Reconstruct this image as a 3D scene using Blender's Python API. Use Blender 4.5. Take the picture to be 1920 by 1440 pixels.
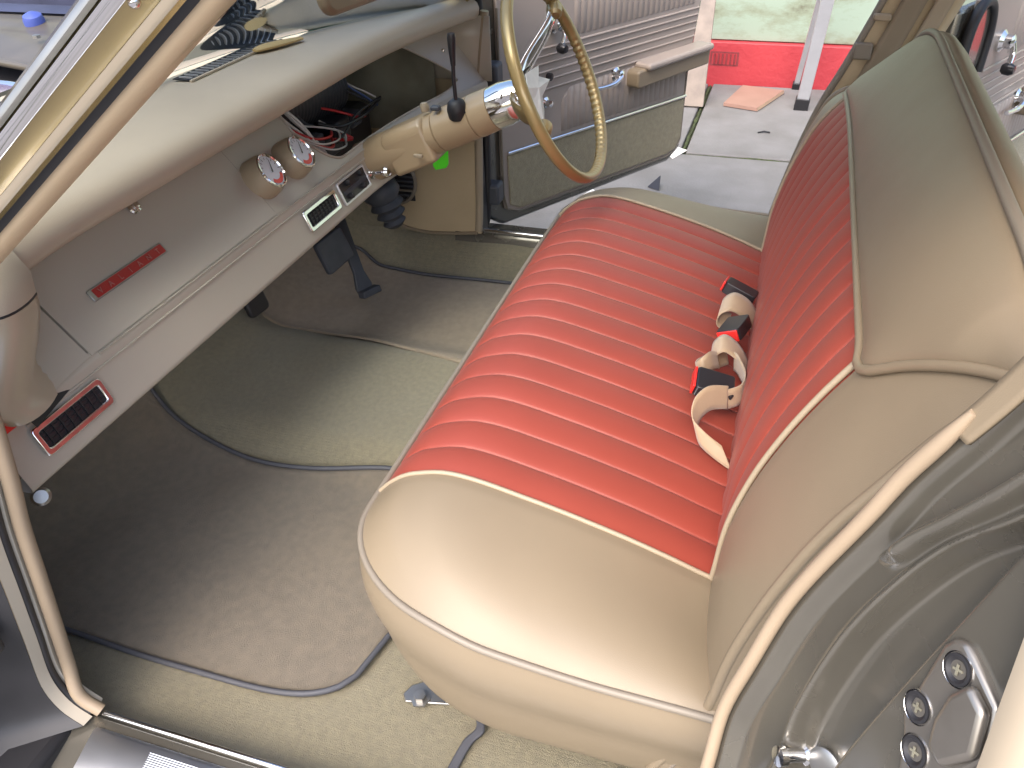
import bpy, bmesh, math, random
from mathutils import Vector, Matrix
random.seed(7)
S = bpy.context.scene
for o in list(bpy.data.objects): bpy.data.objects.remove(o)
COL = S.collection
R = math.radians

# ------------------------------------------------------------------ camera, light, exposure
cam = bpy.data.cameras.new('camera'); camo = bpy.data.objects.new('camera', cam); COL.objects.link(camo)
cam.sensor_width = 36; cam.lens = 28.875; cam.clip_start = 0.02; cam.clip_end = 300
right = Vector((0.302802, -0.952578, -0.030117)); down = Vector((-0.560559, -0.152455, -0.813960)); fwd = Vector((0.770769, 0.263351, -0.580140))
M = Matrix((right, -down, -fwd)).transposed().to_4x4(); M.translation = Vector((-0.54488, -0.43416, 1.42108))
camo.matrix_world = M
S.camera = camo

SUN_EL, SUN_AZ = 50.0, 172.0          # azimuth of the sun seen from the origin, degrees from +x towards +y
w = bpy.data.worlds.new('World'); S.world = w; w.use_nodes = True
nt = w.node_tree; nt.nodes.clear()
sky = nt.nodes.new('ShaderNodeTexSky'); sky.sky_type = 'NISHITA'; sky.sun_disc = False
sky.sun_elevation = R(SUN_EL); sky.sun_rotation = R(90 - SUN_AZ)
sky.air_density = 0.8; sky.dust_density = 4.0; sky.ozone_density = 0.6
bg = nt.nodes.new('ShaderNodeBackground'); bg.inputs['Strength'].default_value = 0.15
wo = nt.nodes.new('ShaderNodeOutputWorld')
nt.links.new(sky.outputs[0], bg.inputs[0]); nt.links.new(bg.outputs[0], wo.inputs[0])
sl = bpy.data.lights.new('sun', 'SUN'); sl.energy = 0.5; sl.angle = R(80); sl.color = (1.0, 0.985, 0.965)
so = bpy.data.objects.new('sun', sl); COL.objects.link(so)
sd = Vector((math.cos(R(SUN_EL)) * math.cos(R(SUN_AZ)), math.cos(R(SUN_EL)) * math.sin(R(SUN_AZ)), math.sin(R(SUN_EL))))
so.rotation_euler = sd.to_track_quat('Z', 'Y').to_euler(); so.location = sd * 8
S.view_settings.view_transform = 'Standard'; S.view_settings.look = 'None'
S.view_settings.exposure = 1.8; S.view_settings.gamma = 1.0; S.view_settings.use_curve_mapping = False
S.render.engine = 'CYCLES'
S.cycles.max_bounces = 8; S.cycles.diffuse_bounces = 5; S.cycles.glossy_bounces = 4; S.cycles.transparent_max_bounces = 8
S.cycles.use_denoising = True
S.cycles.caustics_reflective = False; S.cycles.caustics_refractive = False

# ------------------------------------------------------------------ materials
def mat(name, col, rough=0.5, metal=0.0, var=0.0, vscale=8.0, bump=0.0, bscale=200.0, coat=0.0, coatr=0.1, spec=0.5,
        col2=None, vdetail=4.0, sheen=0.0, bdist=0.002, wave=None, rvar=0.0, bump2=0.0, b2scale=20.0, emit=None):
    m = bpy.data.materials.new(name); m.use_nodes = True
    n = m.node_tree.nodes; l = m.node_tree.links; p = n['Principled BSDF']
    p.inputs['Base Color'].default_value = (*col, 1); p.inputs['Roughness'].default_value = rough
    p.inputs['Metallic'].default_value = metal; p.inputs['Specular IOR Level'].default_value = spec
    p.inputs['Coat Weight'].default_value = coat; p.inputs['Coat Roughness'].default_value = coatr
    p.inputs['Sheen Weight'].default_value = sheen
    tc = n.new('ShaderNodeTexCoord')
    if var > 0 or col2:
        t = n.new('ShaderNodeTexNoise'); t.inputs['Scale'].default_value = vscale; t.inputs['Detail'].default_value = vdetail
        l.new(tc.outputs['Object'], t.inputs['Vector'])
        r = n.new('ShaderNodeValToRGB')
        c2 = col2 if col2 else tuple(c * (1 - var) for c in col)
        c1 = col if col2 else tuple(min(1, c * (1 + var)) for c in col)
        r.color_ramp.elements[0].position = 0.32; r.color_ramp.elements[1].position = 0.68
        r.color_ramp.elements[0].color = (*c2, 1); r.color_ramp.elements[1].color = (*c1, 1)
        l.new(t.outputs['Fac'], r.inputs['Fac']); l.new(r.outputs['Color'], p.inputs['Base Color'])
    if rvar > 0:
        t = n.new('ShaderNodeTexNoise'); t.inputs['Scale'].default_value = 14; t.inputs['Detail'].default_value = 5
        l.new(tc.outputs['Object'], t.inputs['Vector'])
        mr = n.new('ShaderNodeMapRange'); mr.inputs['To Min'].default_value = max(0.02, rough - rvar); mr.inputs['To Max'].default_value = rough + rvar
        l.new(t.outputs['Fac'], mr.inputs['Value']); l.new(mr.outputs['Result'], p.inputs['Roughness'])
    last = None
    def addb(tex_out, strength, dist):
        nonlocal last
        b = n.new('ShaderNodeBump'); b.inputs['Strength'].default_value = strength; b.inputs['Distance'].default_value = dist
        l.new(tex_out, b.inputs['Height'])
        if last: l.new(last, b.inputs['Normal'])
        last = b.outputs['Normal']
    if bump > 0:
        t = n.new('ShaderNodeTexNoise'); t.inputs['Scale'].default_value = bscale; t.inputs['Detail'].default_value = 3
        l.new(tc.outputs['Object'], t.inputs['Vector']); addb(t.outputs['Fac'], bump, bdist)
    if bump2 > 0:
        t = n.new('ShaderNodeTexNoise'); t.inputs['Scale'].default_value = b2scale; t.inputs['Detail'].default_value = 2
        l.new(tc.outputs['Object'], t.inputs['Vector']); addb(t.outputs['Fac'], bump2, 0.01)
    if wave:
        t = n.new('ShaderNodeTexWave'); t.inputs['Scale'].default_value = wave[0]; t.inputs['Distortion'].default_value = wave[2]
        t.bands_direction = wave[1]; l.new(tc.outputs['Object'], t.inputs['Vector']); addb(t.outputs['Fac'], wave[3], 0.003)
    if last: l.new(last, p.inputs['Normal'])
    return m

MT = {}
MT['tan'] = mat('tan_vinyl', (0.24, 0.192, 0.13), 0.42, bump=0.25, bscale=900, bdist=0.0006, var=0.04, vscale=5, bump2=0.06, b2scale=14, rvar=0.05)
MT['tan_light'] = mat('light_piping', (0.35, 0.285, 0.20), 0.45, bump=0.2, bscale=700, bdist=0.0005)
MT['pillar_sunlit'] = mat('pillar_sunlit', (0.72, 0.56, 0.37), 0.4, bump=0.2, bscale=500, bdist=0.0005)  # tan pillar cover, its sunlit brightness put into the colour
MT['pod'] = mat('pod_paint', (0.42, 0.34, 0.23), 0.4, bump=0.1, bscale=500, bdist=0.0005)
MT['plate'] = mat('sill_alloy', (0.46, 0.48, 0.52), 0.36, metal=1.0, rvar=0.06)
MT['windlace'] = mat('windlace_vinyl', (0.34, 0.265, 0.185), 0.5, bump=0.3, bscale=500, bdist=0.0006)
MT['badge_red'] = mat('badge_red', (0.40, 0.03, 0.025), 0.35)
MT['badge_letter'] = mat('badge_letter', (0.5, 0.2, 0.18), 0.3, metal=0.6)
MT['cast'] = mat('cast_metal', (0.30, 0.28, 0.25), 0.34, metal=0.8, var=0.1, vscale=20, rvar=0.08)
MT['ochre'] = mat('ochre_foam', (0.50, 0.36, 0.16), 0.7, bump=0.4, bscale=300, bdist=0.001)
MT['tan_grey'] = mat('grey_piping', (0.22, 0.19, 0.15), 0.45, bump=0.2, bscale=700, bdist=0.0005)
MT['red'] = mat('red_vinyl', (0.295, 0.053, 0.034), 0.5, bump=0.25, bscale=900, bdist=0.0006, var=0.05, vscale=6, rvar=0.05, sheen=0.05)
MT['dash'] = mat('dash_paint', (0.48, 0.435, 0.355), 0.32, bump=0.06, bscale=500, bdist=0.0005, var=0.03, vscale=3, coat=0.15, coatr=0.25)
MT['cream'] = mat('cream_paint', (0.48, 0.405, 0.30), 0.28, coat=0.3, coatr=0.12, var=0.05, vscale=6)
MT['pad'] = mat('pad_vinyl', (0.50, 0.425, 0.33), 0.42, bump=0.3, bscale=700, bdist=0.0008, var=0.05, vscale=5, bump2=0.05, b2scale=9)
MT['column'] = mat('column_paint', (0.40, 0.30, 0.185), 0.35, var=0.05, vscale=7, coat=0.2, coatr=0.2)
MT['bronze'] = mat('bronze_plastic', (0.34, 0.25, 0.11), 0.3, metal=0.35, var=0.1, vscale=10, coat=0.4, coatr=0.1)
MT['chrome'] = mat('chrome', (0.82, 0.82, 0.83), 0.08, metal=1.0, rvar=0.04)
MT['steel'] = mat('dull_steel', (0.36, 0.355, 0.34), 0.4, metal=0.9, var=0.1, vscale=20, rvar=0.08)
MT['carpet'] = mat('carpet', (0.265, 0.238, 0.155), 0.95, col2=(0.215, 0.193, 0.13), vscale=90, bump=0.9, bscale=850, bdist=0.003, spec=0.1, sheen=0.3, wave=(55, 'X', 2.0, 0.07))
MT['mat'] = mat('mat_carpet', (0.225, 0.19, 0.14), 0.95, col2=(0.185, 0.157, 0.118), vscale=60, bump=0.9, bscale=950, bdist=0.003, spec=0.1, sheen=0.25, bump2=0.06, b2scale=25)
MT['doorcarpet'] = mat('door_carpet', (0.36, 0.315, 0.20), 0.95, col2=(0.29, 0.255, 0.165), vscale=70, bump=0.9, bscale=420, bdist=0.004, spec=0.1, sheen=0.3)
MT['mat2'] = mat('driver_mat_carpet', (0.34, 0.275, 0.195), 0.95, col2=(0.28, 0.228, 0.165), vscale=60, bump=0.9, bscale=950, bdist=0.003, spec=0.1, sheen=0.25)
MT['binding'] = mat('binding', (0.075, 0.078, 0.09), 0.6, bump=0.3, bscale=600, bdist=0.0006)
MT['paint'] = mat('body_paint_shaded', (0.16, 0.15, 0.125), 0.26, metal=0.55, coat=0.9, coatr=0.06, var=0.06, vscale=12, rvar=0.06)  # car paint with the jamb's dark reflections put into the colour
MT['gold'] = mat('body_paint_lit', (0.46, 0.36, 0.17), 0.22, metal=0.75, coat=0.8, coatr=0.06, var=0.06, vscale=12)  # same car paint, the lit look put into the colour
MT['black'] = mat('black_rubber', (0.02, 0.02, 0.023), 0.5, bump=0.15, bscale=120, bdist=0.0008)
MT['blackp'] = mat('black_plastic', (0.022, 0.022, 0.026), 0.28)
MT['slate'] = mat('worn_rubber', (0.06, 0.066, 0.078), 0.55, bump=0.3, bscale=150, bdist=0.001, var=0.15, vscale=20)
MT['dark'] = mat('dark_metal', (0.03, 0.03, 0.033), 0.45, var=0.3, vscale=8)
MT['olive'] = mat('olive_metal', (0.26, 0.25, 0.19), 0.35, var=0.25, vscale=9, metal=0.2)
MT['guard'] = mat('guard_paint', (0.085, 0.072, 0.052), 0.42, var=0.12, vscale=9, coat=0.2)
MT['doorvinyl'] = mat('door_vinyl', (0.36, 0.305, 0.265), 0.45, bump=0.25, bscale=700, bdist=0.0006, var=0.04, vscale=5)
MT['kick'] = mat('kick_vinyl', (0.47, 0.37, 0.23), 0.55, bump=0.4, bscale=350, bdist=0.001, var=0.06, vscale=6)
MT['concrete'] = mat('concrete', (0.215, 0.21, 0.21), 0.85, col2=(0.155, 0.15, 0.145), vscale=4.2, vdetail=9, bump=0.5, bscale=90, bdist=0.004)
MT['soil'] = mat('joint_soil', (0.06, 0.055, 0.04), 0.95, col2=(0.05, 0.07, 0.025), vscale=9, bump=0.8, bscale=90, bdist=0.01)
MT['moss'] = mat('moss', (0.07, 0.095, 0.03), 0.95, col2=(0.04, 0.045, 0.025), vscale=30, bump=0.9, bscale=140, bdist=0.01)
MT['redwall'] = mat('red_wall', (0.46, 0.045, 0.055), 0.55, col2=(0.37, 0.032, 0.042), vscale=2.4, vdetail=8, bump=0.4, bscale=30, bdist=0.01)
MT['vent'] = mat('vent_brick', (0.20, 0.03, 0.035), 0.7, var=0.2, vscale=30)
MT['wood'] = mat('grey_wood', (0.30, 0.25, 0.21), 0.8, col2=(0.22, 0.185, 0.16), vscale=14, bump=0.4, bscale=60, bdist=0.003)
MT['ply'] = mat('ply_wood', (0.34, 0.205, 0.16), 0.7, col2=(0.29, 0.17, 0.13), vscale=6)
MT['plyedge'] = mat('ply_edge', (0.6, 0.42, 0.28), 0.7, wave=(60, 'Z', 1, 0.3))
MT['alu'] = mat('aluminium', (0.72, 0.73, 0.76), 0.3, metal=0.7, var=0.05, vscale=12)
MT['web'] = mat('belt_webbing', (0.43, 0.32, 0.205), 0.42, wave=(260, 'DIAGONAL', 0.2, 0.35), sheen=0.4, var=0.05, vscale=20)
MT['redplastic'] = mat('red_plastic', (0.75, 0.035, 0.03), 0.3)
MT['green'] = mat('green_plastic', (0.09, 0.85, 0.03), 0.35)
MT['paper'] = mat('paper', (0.78, 0.77, 0.72), 0.7, var=0.06, vscale=40, bump=0.4, bscale=30, bdist=0.006)
MT['white'] = mat('white_paint', (0.78, 0.78, 0.78), 0.4)
MT['gauge'] = mat('gauge_face', (0.80, 0.81, 0.84), 0.6)
MT['wirew'] = mat('white_wire', (0.62, 0.6, 0.55), 0.4)
MT['wirer'] = mat('red_wire', (0.45, 0.02, 0.02), 0.4)
MT['wireb'] = mat('blue_wire', (0.06, 0.1, 0.25), 0.4)
MT['wirek'] = mat('black_wire', (0.012, 0.012, 0.014), 0.4)
MT['wireg'] = mat('pale_green_wire', (0.35, 0.38, 0.25), 0.4)
MT['blue'] = mat('blue_cap', (0.06, 0.09, 0.32), 0.4)
MT['lilac'] = mat('lilac_sky_tint', (0.45, 0.33, 0.50), 0.18, metal=0.5, coat=0.6)  # bright lid's lilac sky reflection put into the base colour
MT['navy'] = mat('navy_panel', (0.035, 0.04, 0.075), 0.5, var=0.2, vscale=6)
MT['headlining'] = mat('headlining', (0.80, 0.76, 0.68), 0.7)
MT['aqua'] = mat('aqua_glass_edge', (0.42, 0.68, 0.66), 0.2)

def stained_green():
    m = bpy.data.materials.new('green_wall'); m.use_nodes = True
    n = m.node_tree.nodes; l = m.node_tree.links; p = n['Principled BSDF']; p.inputs['Roughness'].default_value = 0.6
    tc = n.new('ShaderNodeTexCoord'); mp = n.new('ShaderNodeMapping'); mp.inputs['Scale'].default_value = (1, 1.1, 2.6)
    l.new(tc.outputs['Object'], mp.inputs['Vector'])
    t = n.new('ShaderNodeTexNoise'); t.inputs['Scale'].default_value = 2.6; t.inputs['Detail'].default_value = 9; t.inputs['Roughness'].default_value = 0.68
    l.new(mp.outputs[0], t.inputs['Vector'])
    r = n.new('ShaderNodeValToRGB'); e = r.color_ramp.elements
    e[0].position = 0.30; e[0].color = (0.11, 0.10, 0.065, 1); e[1].position = 0.54; e[1].color = (0.29, 0.37, 0.29, 1)
    x = e.new(0.41); x.color = (0.23, 0.27, 0.19, 1)
    l.new(t.outputs['Fac'], r.inputs['Fac']); l.new(r.outputs['Color'], p.inputs['Base Color'])
    return m
MT['greenwall'] = stained_green()

def glass_mat():
    m = bpy.data.materials.new('tinted_glass'); m.use_nodes = True
    n = m.node_tree.nodes; l = m.node_tree.links; n.clear()
    o = n.new('ShaderNodeOutputMaterial'); mx = n.new('ShaderNodeMixShader'); fr = n.new('ShaderNodeFresnel'); fr.inputs['IOR'].default_value = 1.5
    t = n.new('ShaderNodeBsdfTransparent'); t.inputs['Color'].default_value = (0.84, 0.93, 0.92, 1)
    g = n.new('ShaderNodeBsdfGlossy'); g.inputs['Roughness'].default_value = 0.02
    l.new(fr.outputs[0], mx.inputs['Fac']); l.new(t.outputs[0], mx.inputs[1]); l.new(g.outputs[0], mx.inputs[2]); l.new(mx.outputs[0], o.inputs[0])
    return m
MT['glass'] = glass_mat()

# ------------------------------------------------------------------ mesh helpers
def link(name, me, m, parent=None, smooth=True, sharp=35):
    o = bpy.data.objects.new(name, me); COL.objects.link(o)
    if m: me.materials.append(MT[m] if isinstance(m, str) else m)
    if smooth:
        for p in me.polygons: p.use_smooth = True
        try: me.set_sharp_from_angle(angle=R(sharp))
        except Exception: pass
    if parent: o.parent = parent
    return o
def fix(me):
    bm = bmesh.new(); bm.from_mesh(me); bmesh.ops.recalc_face_normals(bm, faces=bm.faces); bm.to_mesh(me); bm.free()
def mesh(name, vs, fs, m, parent=None, smooth=True, sharp=35, recalc=True):
    me = bpy.data.meshes.new(name); me.from_pydata([tuple(v) for v in vs], [], fs); me.update()
    if recalc: fix(me)
    return link(name, me, m, parent, smooth, sharp)
def mods(o, bevel=0, seg=2, solid=0, off=0, sub=0):
    if solid:
        s = o.modifiers.new('solid', 'SOLIDIFY'); s.thickness = solid; s.offset = off
    if bevel:
        b = o.modifiers.new('bevel', 'BEVEL'); b.width = bevel; b.segments = seg; b.limit_method = 'ANGLE'; b.angle_limit = R(30)
    if sub:
        s = o.modifiers.new('sub', 'SUBSURF'); s.levels = sub; s.render_levels = sub
    return o
def grid(name, rows, m, parent=None, cu=False, cv=False, caps=False, sharp=60):
    nr, nc = len(rows), len(rows[0]); vs = [v for r in rows for v in r]; fs = []
    for i in range(nr if cu else nr - 1):
        for j in range(nc if cv else nc - 1):
            a = i * nc + j; b = i * nc + (j + 1) % nc; c = ((i + 1) % nr) * nc + (j + 1) % nc; d = ((i + 1) % nr) * nc + j
            fs.append((a, b, c, d))
    if caps: fs += [tuple(range(nc))[::-1], tuple(range((nr - 1) * nc, nr * nc))]
    return mesh(name, vs, fs, m, parent, True, sharp)
def frames(pts, closed=False):
    P = [Vector(p) for p in pts]; n = len(P); T = []
    for i in range(n):
        a = P[(i - 1) % n] if (closed or i > 0) else P[i]; b = P[(i + 1) % n] if (closed or i < n - 1) else P[i]
        T.append((b - a).normalized())
    up = Vector((0, 0, 1)) if abs(T[0].z) < 0.9 else Vector((1, 0, 0))
    N = [(up - T[0] * up.dot(T[0])).normalized()]
    for i in range(1, n):
        v = N[-1] - T[i] * N[-1].dot(T[i]); N.append(v.normalized())
    return P, T, N
def tube(name, pts, r, m, parent=None, n=8, closed=False, flat=1.0, nrm=None):
    P, T, N = frames(pts, closed); rows = []
    for i, p in enumerate(P):
        a = N[i] if nrm is None else Vector(nrm); b = T[i].cross(a).normalized(); rr = r[i] if isinstance(r, (list, tuple)) else r
        rows.append([p + (a * math.cos(2 * math.pi * k / n) * flat + b * math.sin(2 * math.pi * k / n)) * rr for k in range(n)])
    return grid(name, rows, m, parent, cu=closed, cv=True, caps=not closed)
def smooth_path(pts, k=6):
    P = [Vector(p) for p in pts]; out = []
    for i in range(len(P) - 1):
        p0 = P[max(i - 1, 0)]; p1 = P[i]; p2 = P[i + 1]; p3 = P[min(i + 2, len(P) - 1)]
        for j in range(k):
            t = j / k
            out.append(0.5 * ((2 * p1) + (p2 - p0) * t + (2 * p0 - 5 * p1 + 4 * p2 - p3) * t * t + (3 * p1 - p0 - 3 * p2 + p3) * t ** 3))
    out.append(P[-1]); return out
def strap(name, pts, wdir, width, m, parent=None, thick=0.0018, k=6):
    P = smooth_path(pts, k); rows = []
    for i, p in enumerate(P):
        wd = Vector(wdir[0]).lerp(Vector(wdir[1]), i / (len(P) - 1)).normalized() if isinstance(wdir[0], (tuple, list)) else Vector(wdir).normalized()
        rows.append([p + wd * width * (j / 4 - 0.5) for j in range(5)])
    o = grid(name, rows, m, parent); mods(o, solid=thick); return o
def lathe(name, prof, origin, axis, m, parent=None, n=32, sharp=40, capped=True):
    A = Vector(axis).normalized(); u = A.orthogonal().normalized(); v = A.cross(u); O = Vector(origin)
    rows = [[O + A * h + (u * math.cos(2 * math.pi * k / n) + v * math.sin(2 * math.pi * k / n)) * max(r, 1e-4) for k in range(n)] for r, h in prof]
    return grid(name, rows, m, parent, cv=True, caps=capped, sharp=sharp)
def prism(name, outline, O, u, v, depth, m, parent=None, bevel=0.0, seg=2, smooth=True):
    O = Vector(O); u = Vector(u).normalized(); v = Vector(v); v = (v - u * v.dot(u)).normalized(); w_ = u.cross(v)
    n = len(outline); vs = [O + u * a + v * b for a, b in outline] + [O + u * a + v * b + w_ * depth for a, b in outline]
    fs = [tuple(range(n))[::-1], tuple(range(n, 2 * n))] + [(i, (i + 1) % n, n + (i + 1) % n, n + i) for i in range(n)]
    o = mesh(name, vs, fs, m, parent, smooth, 30)
    if bevel: mods(o, bevel=bevel, seg=seg)
    return o
def box(name, lo, hi, m, parent=None, bevel=0.003, seg=2):
    x0, y0, z0 = lo; x1, y1, z1 = hi
    return prism(name, [(0, 0), (x1 - x0, 0), (x1 - x0, y1 - y0), (0, y1 - y0)], (x0, y0, z0), (1, 0, 0), (0, 1, 0), z1 - z0, m, parent, bevel, seg)
def rrect(wd, ht, r, k=5):
    out = []
    for cx, cy, a0 in ((wd - r, ht - r, 0), (r, ht - r, 90), (r, r, 180), (wd - r, r, 270)):
        for j in range(k + 1):
            a = R(a0 + 90 * j / k); out.append((cx + r * math.cos(a), cy + r * math.sin(a)))
    return out
def ring_prism(name, outer, inner, O, u, v, depth, m, parent=None, bevel=0.0):
    O = Vector(O); u = Vector(u).normalized(); v = Vector(v).normalized(); w_ = u.cross(v); n = len(outer)
    L = [outer, inner]; vs = []
    for dd in (0, depth):
        for lp in L: vs += [O + u * a + v * b + w_ * dd for a, b in lp]
    fs = []
    for i in range(n):
        j = (i + 1) % n
        fs += [(i, j, n + j, n + i), (2 * n + i, 2 * n + j, 3 * n + j, 3 * n + i), (i, j, 2 * n + j, 2 * n + i), (n + i, n + j, 3 * n + j, 3 * n + i)]
    o = mesh(name, vs, fs, m, parent, True, 30)
    if bevel: mods(o, bevel=bevel)
    return o
def interp(tab, t):
    tab = sorted(tab)
    if t <= tab[0][0]: return tab[0][1]
    for (a, p), (b, q) in zip(tab, tab[1:]):
        if t <= b: return p + (q - p) * (t - a) / (b - a)
    return tab[-1][1]
def sinterp(tab, t):      # smooth (Catmull-Rom) table
    tab = sorted(tab); n = len(tab)
    if t <= tab[0][0]: return tab[0][1]
    if t >= tab[-1][0]: return tab[-1][1]
    for i in range(n - 1):
        a, b = tab[i][0], tab[i + 1][0]
        if t <= b:
            def sl(k):
                lo, hi = max(k - 1, 0), min(k + 1, n - 1)
                return (tab[hi][1] - tab[lo][1]) / (tab[hi][0] - tab[lo][0])
            h = b - a; s = (t - a) / h; p, q = tab[i][1], tab[i + 1][1]
            return (2 * s**3 - 3 * s**2 + 1) * p + (s**3 - 2 * s**2 + s) * h * sl(i) + (-2 * s**3 + 3 * s**2) * q + (s**3 - s**2) * h * sl(i + 1)
def lin(a, b, n): return [a + (b - a) * i / (n - 1) for i in range(n)]
def sstep(a, b, t):
    t = max(0, min(1, (t - a) / (b - a))); return t * t * (3 - 2 * t)
def thing(name, label, cat, loc=(0, 0, 0), group=None):
    o = bpy.data.objects.new(name, None); COL.objects.link(o); o.empty_display_size = 0.05
    o['label'] = label; o['category'] = cat; o['kind'] = 'thing'
    if group: o['group'] = group
    return o
def tag(o, label, cat, group=None):
    o['label'] = label; o['category'] = cat
    if group: o['group'] = group
    return o

# ================================================================== setting: ground, paving, wall
ground = box('ground', (-12, -14, -0.12), (14, 14, -0.022), 'soil', None, 0); ground['kind'] = 'structure'
def slab(x0, x1, y0, y1):
    vs = []; 
    o = box('paving_slab', (x0, y0, -0.05), (x1, y1, random.uniform(-0.002, 0.002)), 'concrete', ground, 0.007, 2); return o
g = 0.015
rows_ = [(-3.9, -2.6), (-2.6, -1.3), (-1.3, 0.0), (0.0, 1.15), (1.15, 2.05), (2.05, 3.40), (3.40, 4.62)]
for k, (a, b) in enumerate(rows_):
    ys = {6: [-5.2, -3.6, -2.0, 0.0, 1.7, 3.3, 5.0], 5: [-5, -3.3, -1.5, 0.9, 2.6, 4.4]}.get(k, [-5.0, -3.2, -1.4, 0.45, 2.3, 4.1, 5.5])
    for y0, y1 in zip(ys, ys[1:]): slab(a + g, b - g, y0 + g, y1 - g)
moss = []
for y0, y1, x in ((-0.62, 0.3, 3.40),):
    moss.append(tube('moss_strip', [(x + random.uniform(-.003, .003), y0 + (y1 - y0) * i / 24, -0.012) for i in range(25)], [random.uniform(.006, .012) for _ in range(25)], 'moss', ground, 6))
moss.append(tube('moss_strip', [(3.4 + 1.2 * i / 30, random.uniform(-.003, .003), -0.012) for i in range(31)], [random.uniform(.005, .013) * (1.3 if i < 8 else 1) for i in range(31)], 'moss', ground, 6))
for i, mo in enumerate(moss): mo['kind'] = 'stuff'

wall = thing('garage_wall', 'rendered garage wall, pale mouldy green above a bright red plinth', 'wall')
box('upper_wall', (4.66, -6, 0.236), (4.9, 6, 3.0), 'greenwall', wall, 0.004)
pl = box('plinth', (4.62, -6, -0.05), (4.9, 6, 0.232), 'redwall', wall, 0.006)
vg = ring_prism('air_brick', rrect(.165, .08, .004, 2), [(a * .86 + .011, b * .78 + .009) for a, b in rrect(.165, .08, .004, 2)], (4.619, .022, .1), (0, -1, 0), (0, 0, 1), -0.008, 'vent', wall)
for k in range(6): box('slot_bar', (4.612, .022 - .165 + .02 + k * .023, .112), (4.622, .022 - .165 + .028 + k * .023, .168), 'vent', vg, 0)
tag_dirt = None

plank = prism('leaning_plank', [(0, 0), (.118, 0), (.112, .64), (-.004, .636)], (4.13, .105, 0.002), (0, -1, 0), (.30, .02, 1), .022, 'wood', None, .003)
tag(plank, 'weathered grey plank leaning against the red wall behind the open door', 'plank')
ply = thing('plywood_offcut', 'thin pinkish plywood offcut lying flat on the paving by the red wall', 'plywood')
o = mesh('board', [(4.168, -.117, .004), (4.11, -.301, .004), (4.468, -.423, .004), (4.53, -.19, .004), (4.168, -.117, .022), (4.11, -.301, .022), (4.468, -.423, .022), (4.53, -.19, .022)],
         [(4, 5, 6, 7), (3, 2, 1, 0), (0, 1, 5, 4), (2, 3, 7, 6), (3, 0, 4, 7)], 'ply', ply, False)
mesh('sawn_edge', [(4.109, -.302, .004), (4.467, -.4245, .004), (4.467, -.4245, .0222), (4.109, -.302, .0222)], [(0, 1, 2, 3)], 'plyedge', ply, False)
lad = thing('step_ladder', 'aluminium step ladder with black feet standing by the red wall', 'ladder')
def stile(name, a, b, wx, wy, ft):
    a, b = Vector(a), Vector(b); d = (b - a).normalized(); u = Vector((0, 1, 0)); u = (u - d * u.dot(d)).normalized(); v = d.cross(u)
    o = prism(name, [(0, 0), (wy, 0), (wy, wx), (0, wx)], a - u * wy / 2 - v * wx / 2, u, v, (b - a).length, 'alu', lad, .003)
    f = prism('rubber_foot', [(0, 0), (wy + .012, 0), (wy + .012, wx + .012), (0, wx + .012)], a - u * (wy / 2 + .006) - v * (wx / 2 + .006) - d * .012, u, v, ft, 'black', o, .004)
    return o
stile('front_stile', (4.20, -.525, .012), (3.72, -.63, 1.7), .028, .062, .07)
stile('rear_stile', (4.585, -.485, .012), (3.80, -.63, 1.7), .02, .03, .045)
for k in range(2, 6):
    z = .27 * k; t = z / 1.7
    tube('rung', [(4.20 - .48 * t, -.525 - .105 * t, z), (4.585 - .785 * t, -.485 - .145 * t, z)], .011, 'alu', lad, 10)
# litter on the paving
tag(mesh('plastic_scrap', [(2.78, .34, .004), (2.83, .31, .012), (2.80, .27, .004), (2.76, .30, .02)], [(0, 1, 2, 3)], 'white', None), 'white plastic scrap on the paving beyond the seat corner', 'scrap')
tag(mods(mesh('rubber_flap', [(2.93, .085, .003), (2.90, .03, .003), (2.955, .035, .05), (2.96, .06, .012)], [(0, 1, 2), (0, 2, 3)], 'blackp', None, False), solid=.003), 'small dark triangular flap standing on the paving behind the seat', 'flap')
tag(tube('twig', [(3.76, -.33, .005), (3.775, -.36, .008), (3.772, -.39, .005)], .004, 'black', None, 5), 'short dark twig on the paving slab in front of the ladder', 'twig')
tag(mods(mesh('tape_scrap', [(3.30, .03, .003), (3.43, -.02, .003), (3.44, -.005, .003), (3.36, .05, .05), (3.31, .06, .02)], [(0, 1, 2), (0, 2, 3, 4)], 'paper', None, False), solid=.002), 'torn white tape hanging at the corner of the open door', 'tape')

# ================================================================== car body
car = thing('car', 'gold-olive vintage car seen through its open doors', 'car')
FX0, FX1 = -0.075, 1.51
def floor_z(x, y):
    z = 0.30
    z += 0.055 * sstep(.50, .62, x) * (1 - sstep(.92, 1.06, x)) * sstep(-.1, .1, y)
    z += 0.045 * (1 - sstep(FX0, -.03, x)) + 0.085 * sstep(1.40, 1.51, x)
    if y > .70: z += (y - .70) * 0.9 * sstep(.70, .95, y) + .12 * sstep(.85, 1.05, y)
    z += 0.0025 * math.sin(x * 23 + y * 7) * math.sin(y * 19)
    return z
xs = lin(FX0, FX1, 90); ys = lin(-1.3, 1.08, 120)
grid('carpet', [[(x, y, floor_z(x, y)) for y in ys] for x in xs], 'carpet', car)
grid('firewall', [[(x, 1.06 - .02 * sstep(.5, .9, z), z) for z in lin(.5, .98, 14)] for x in lin(-.1, 1.55, 20)], 'carpet', car)
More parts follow.
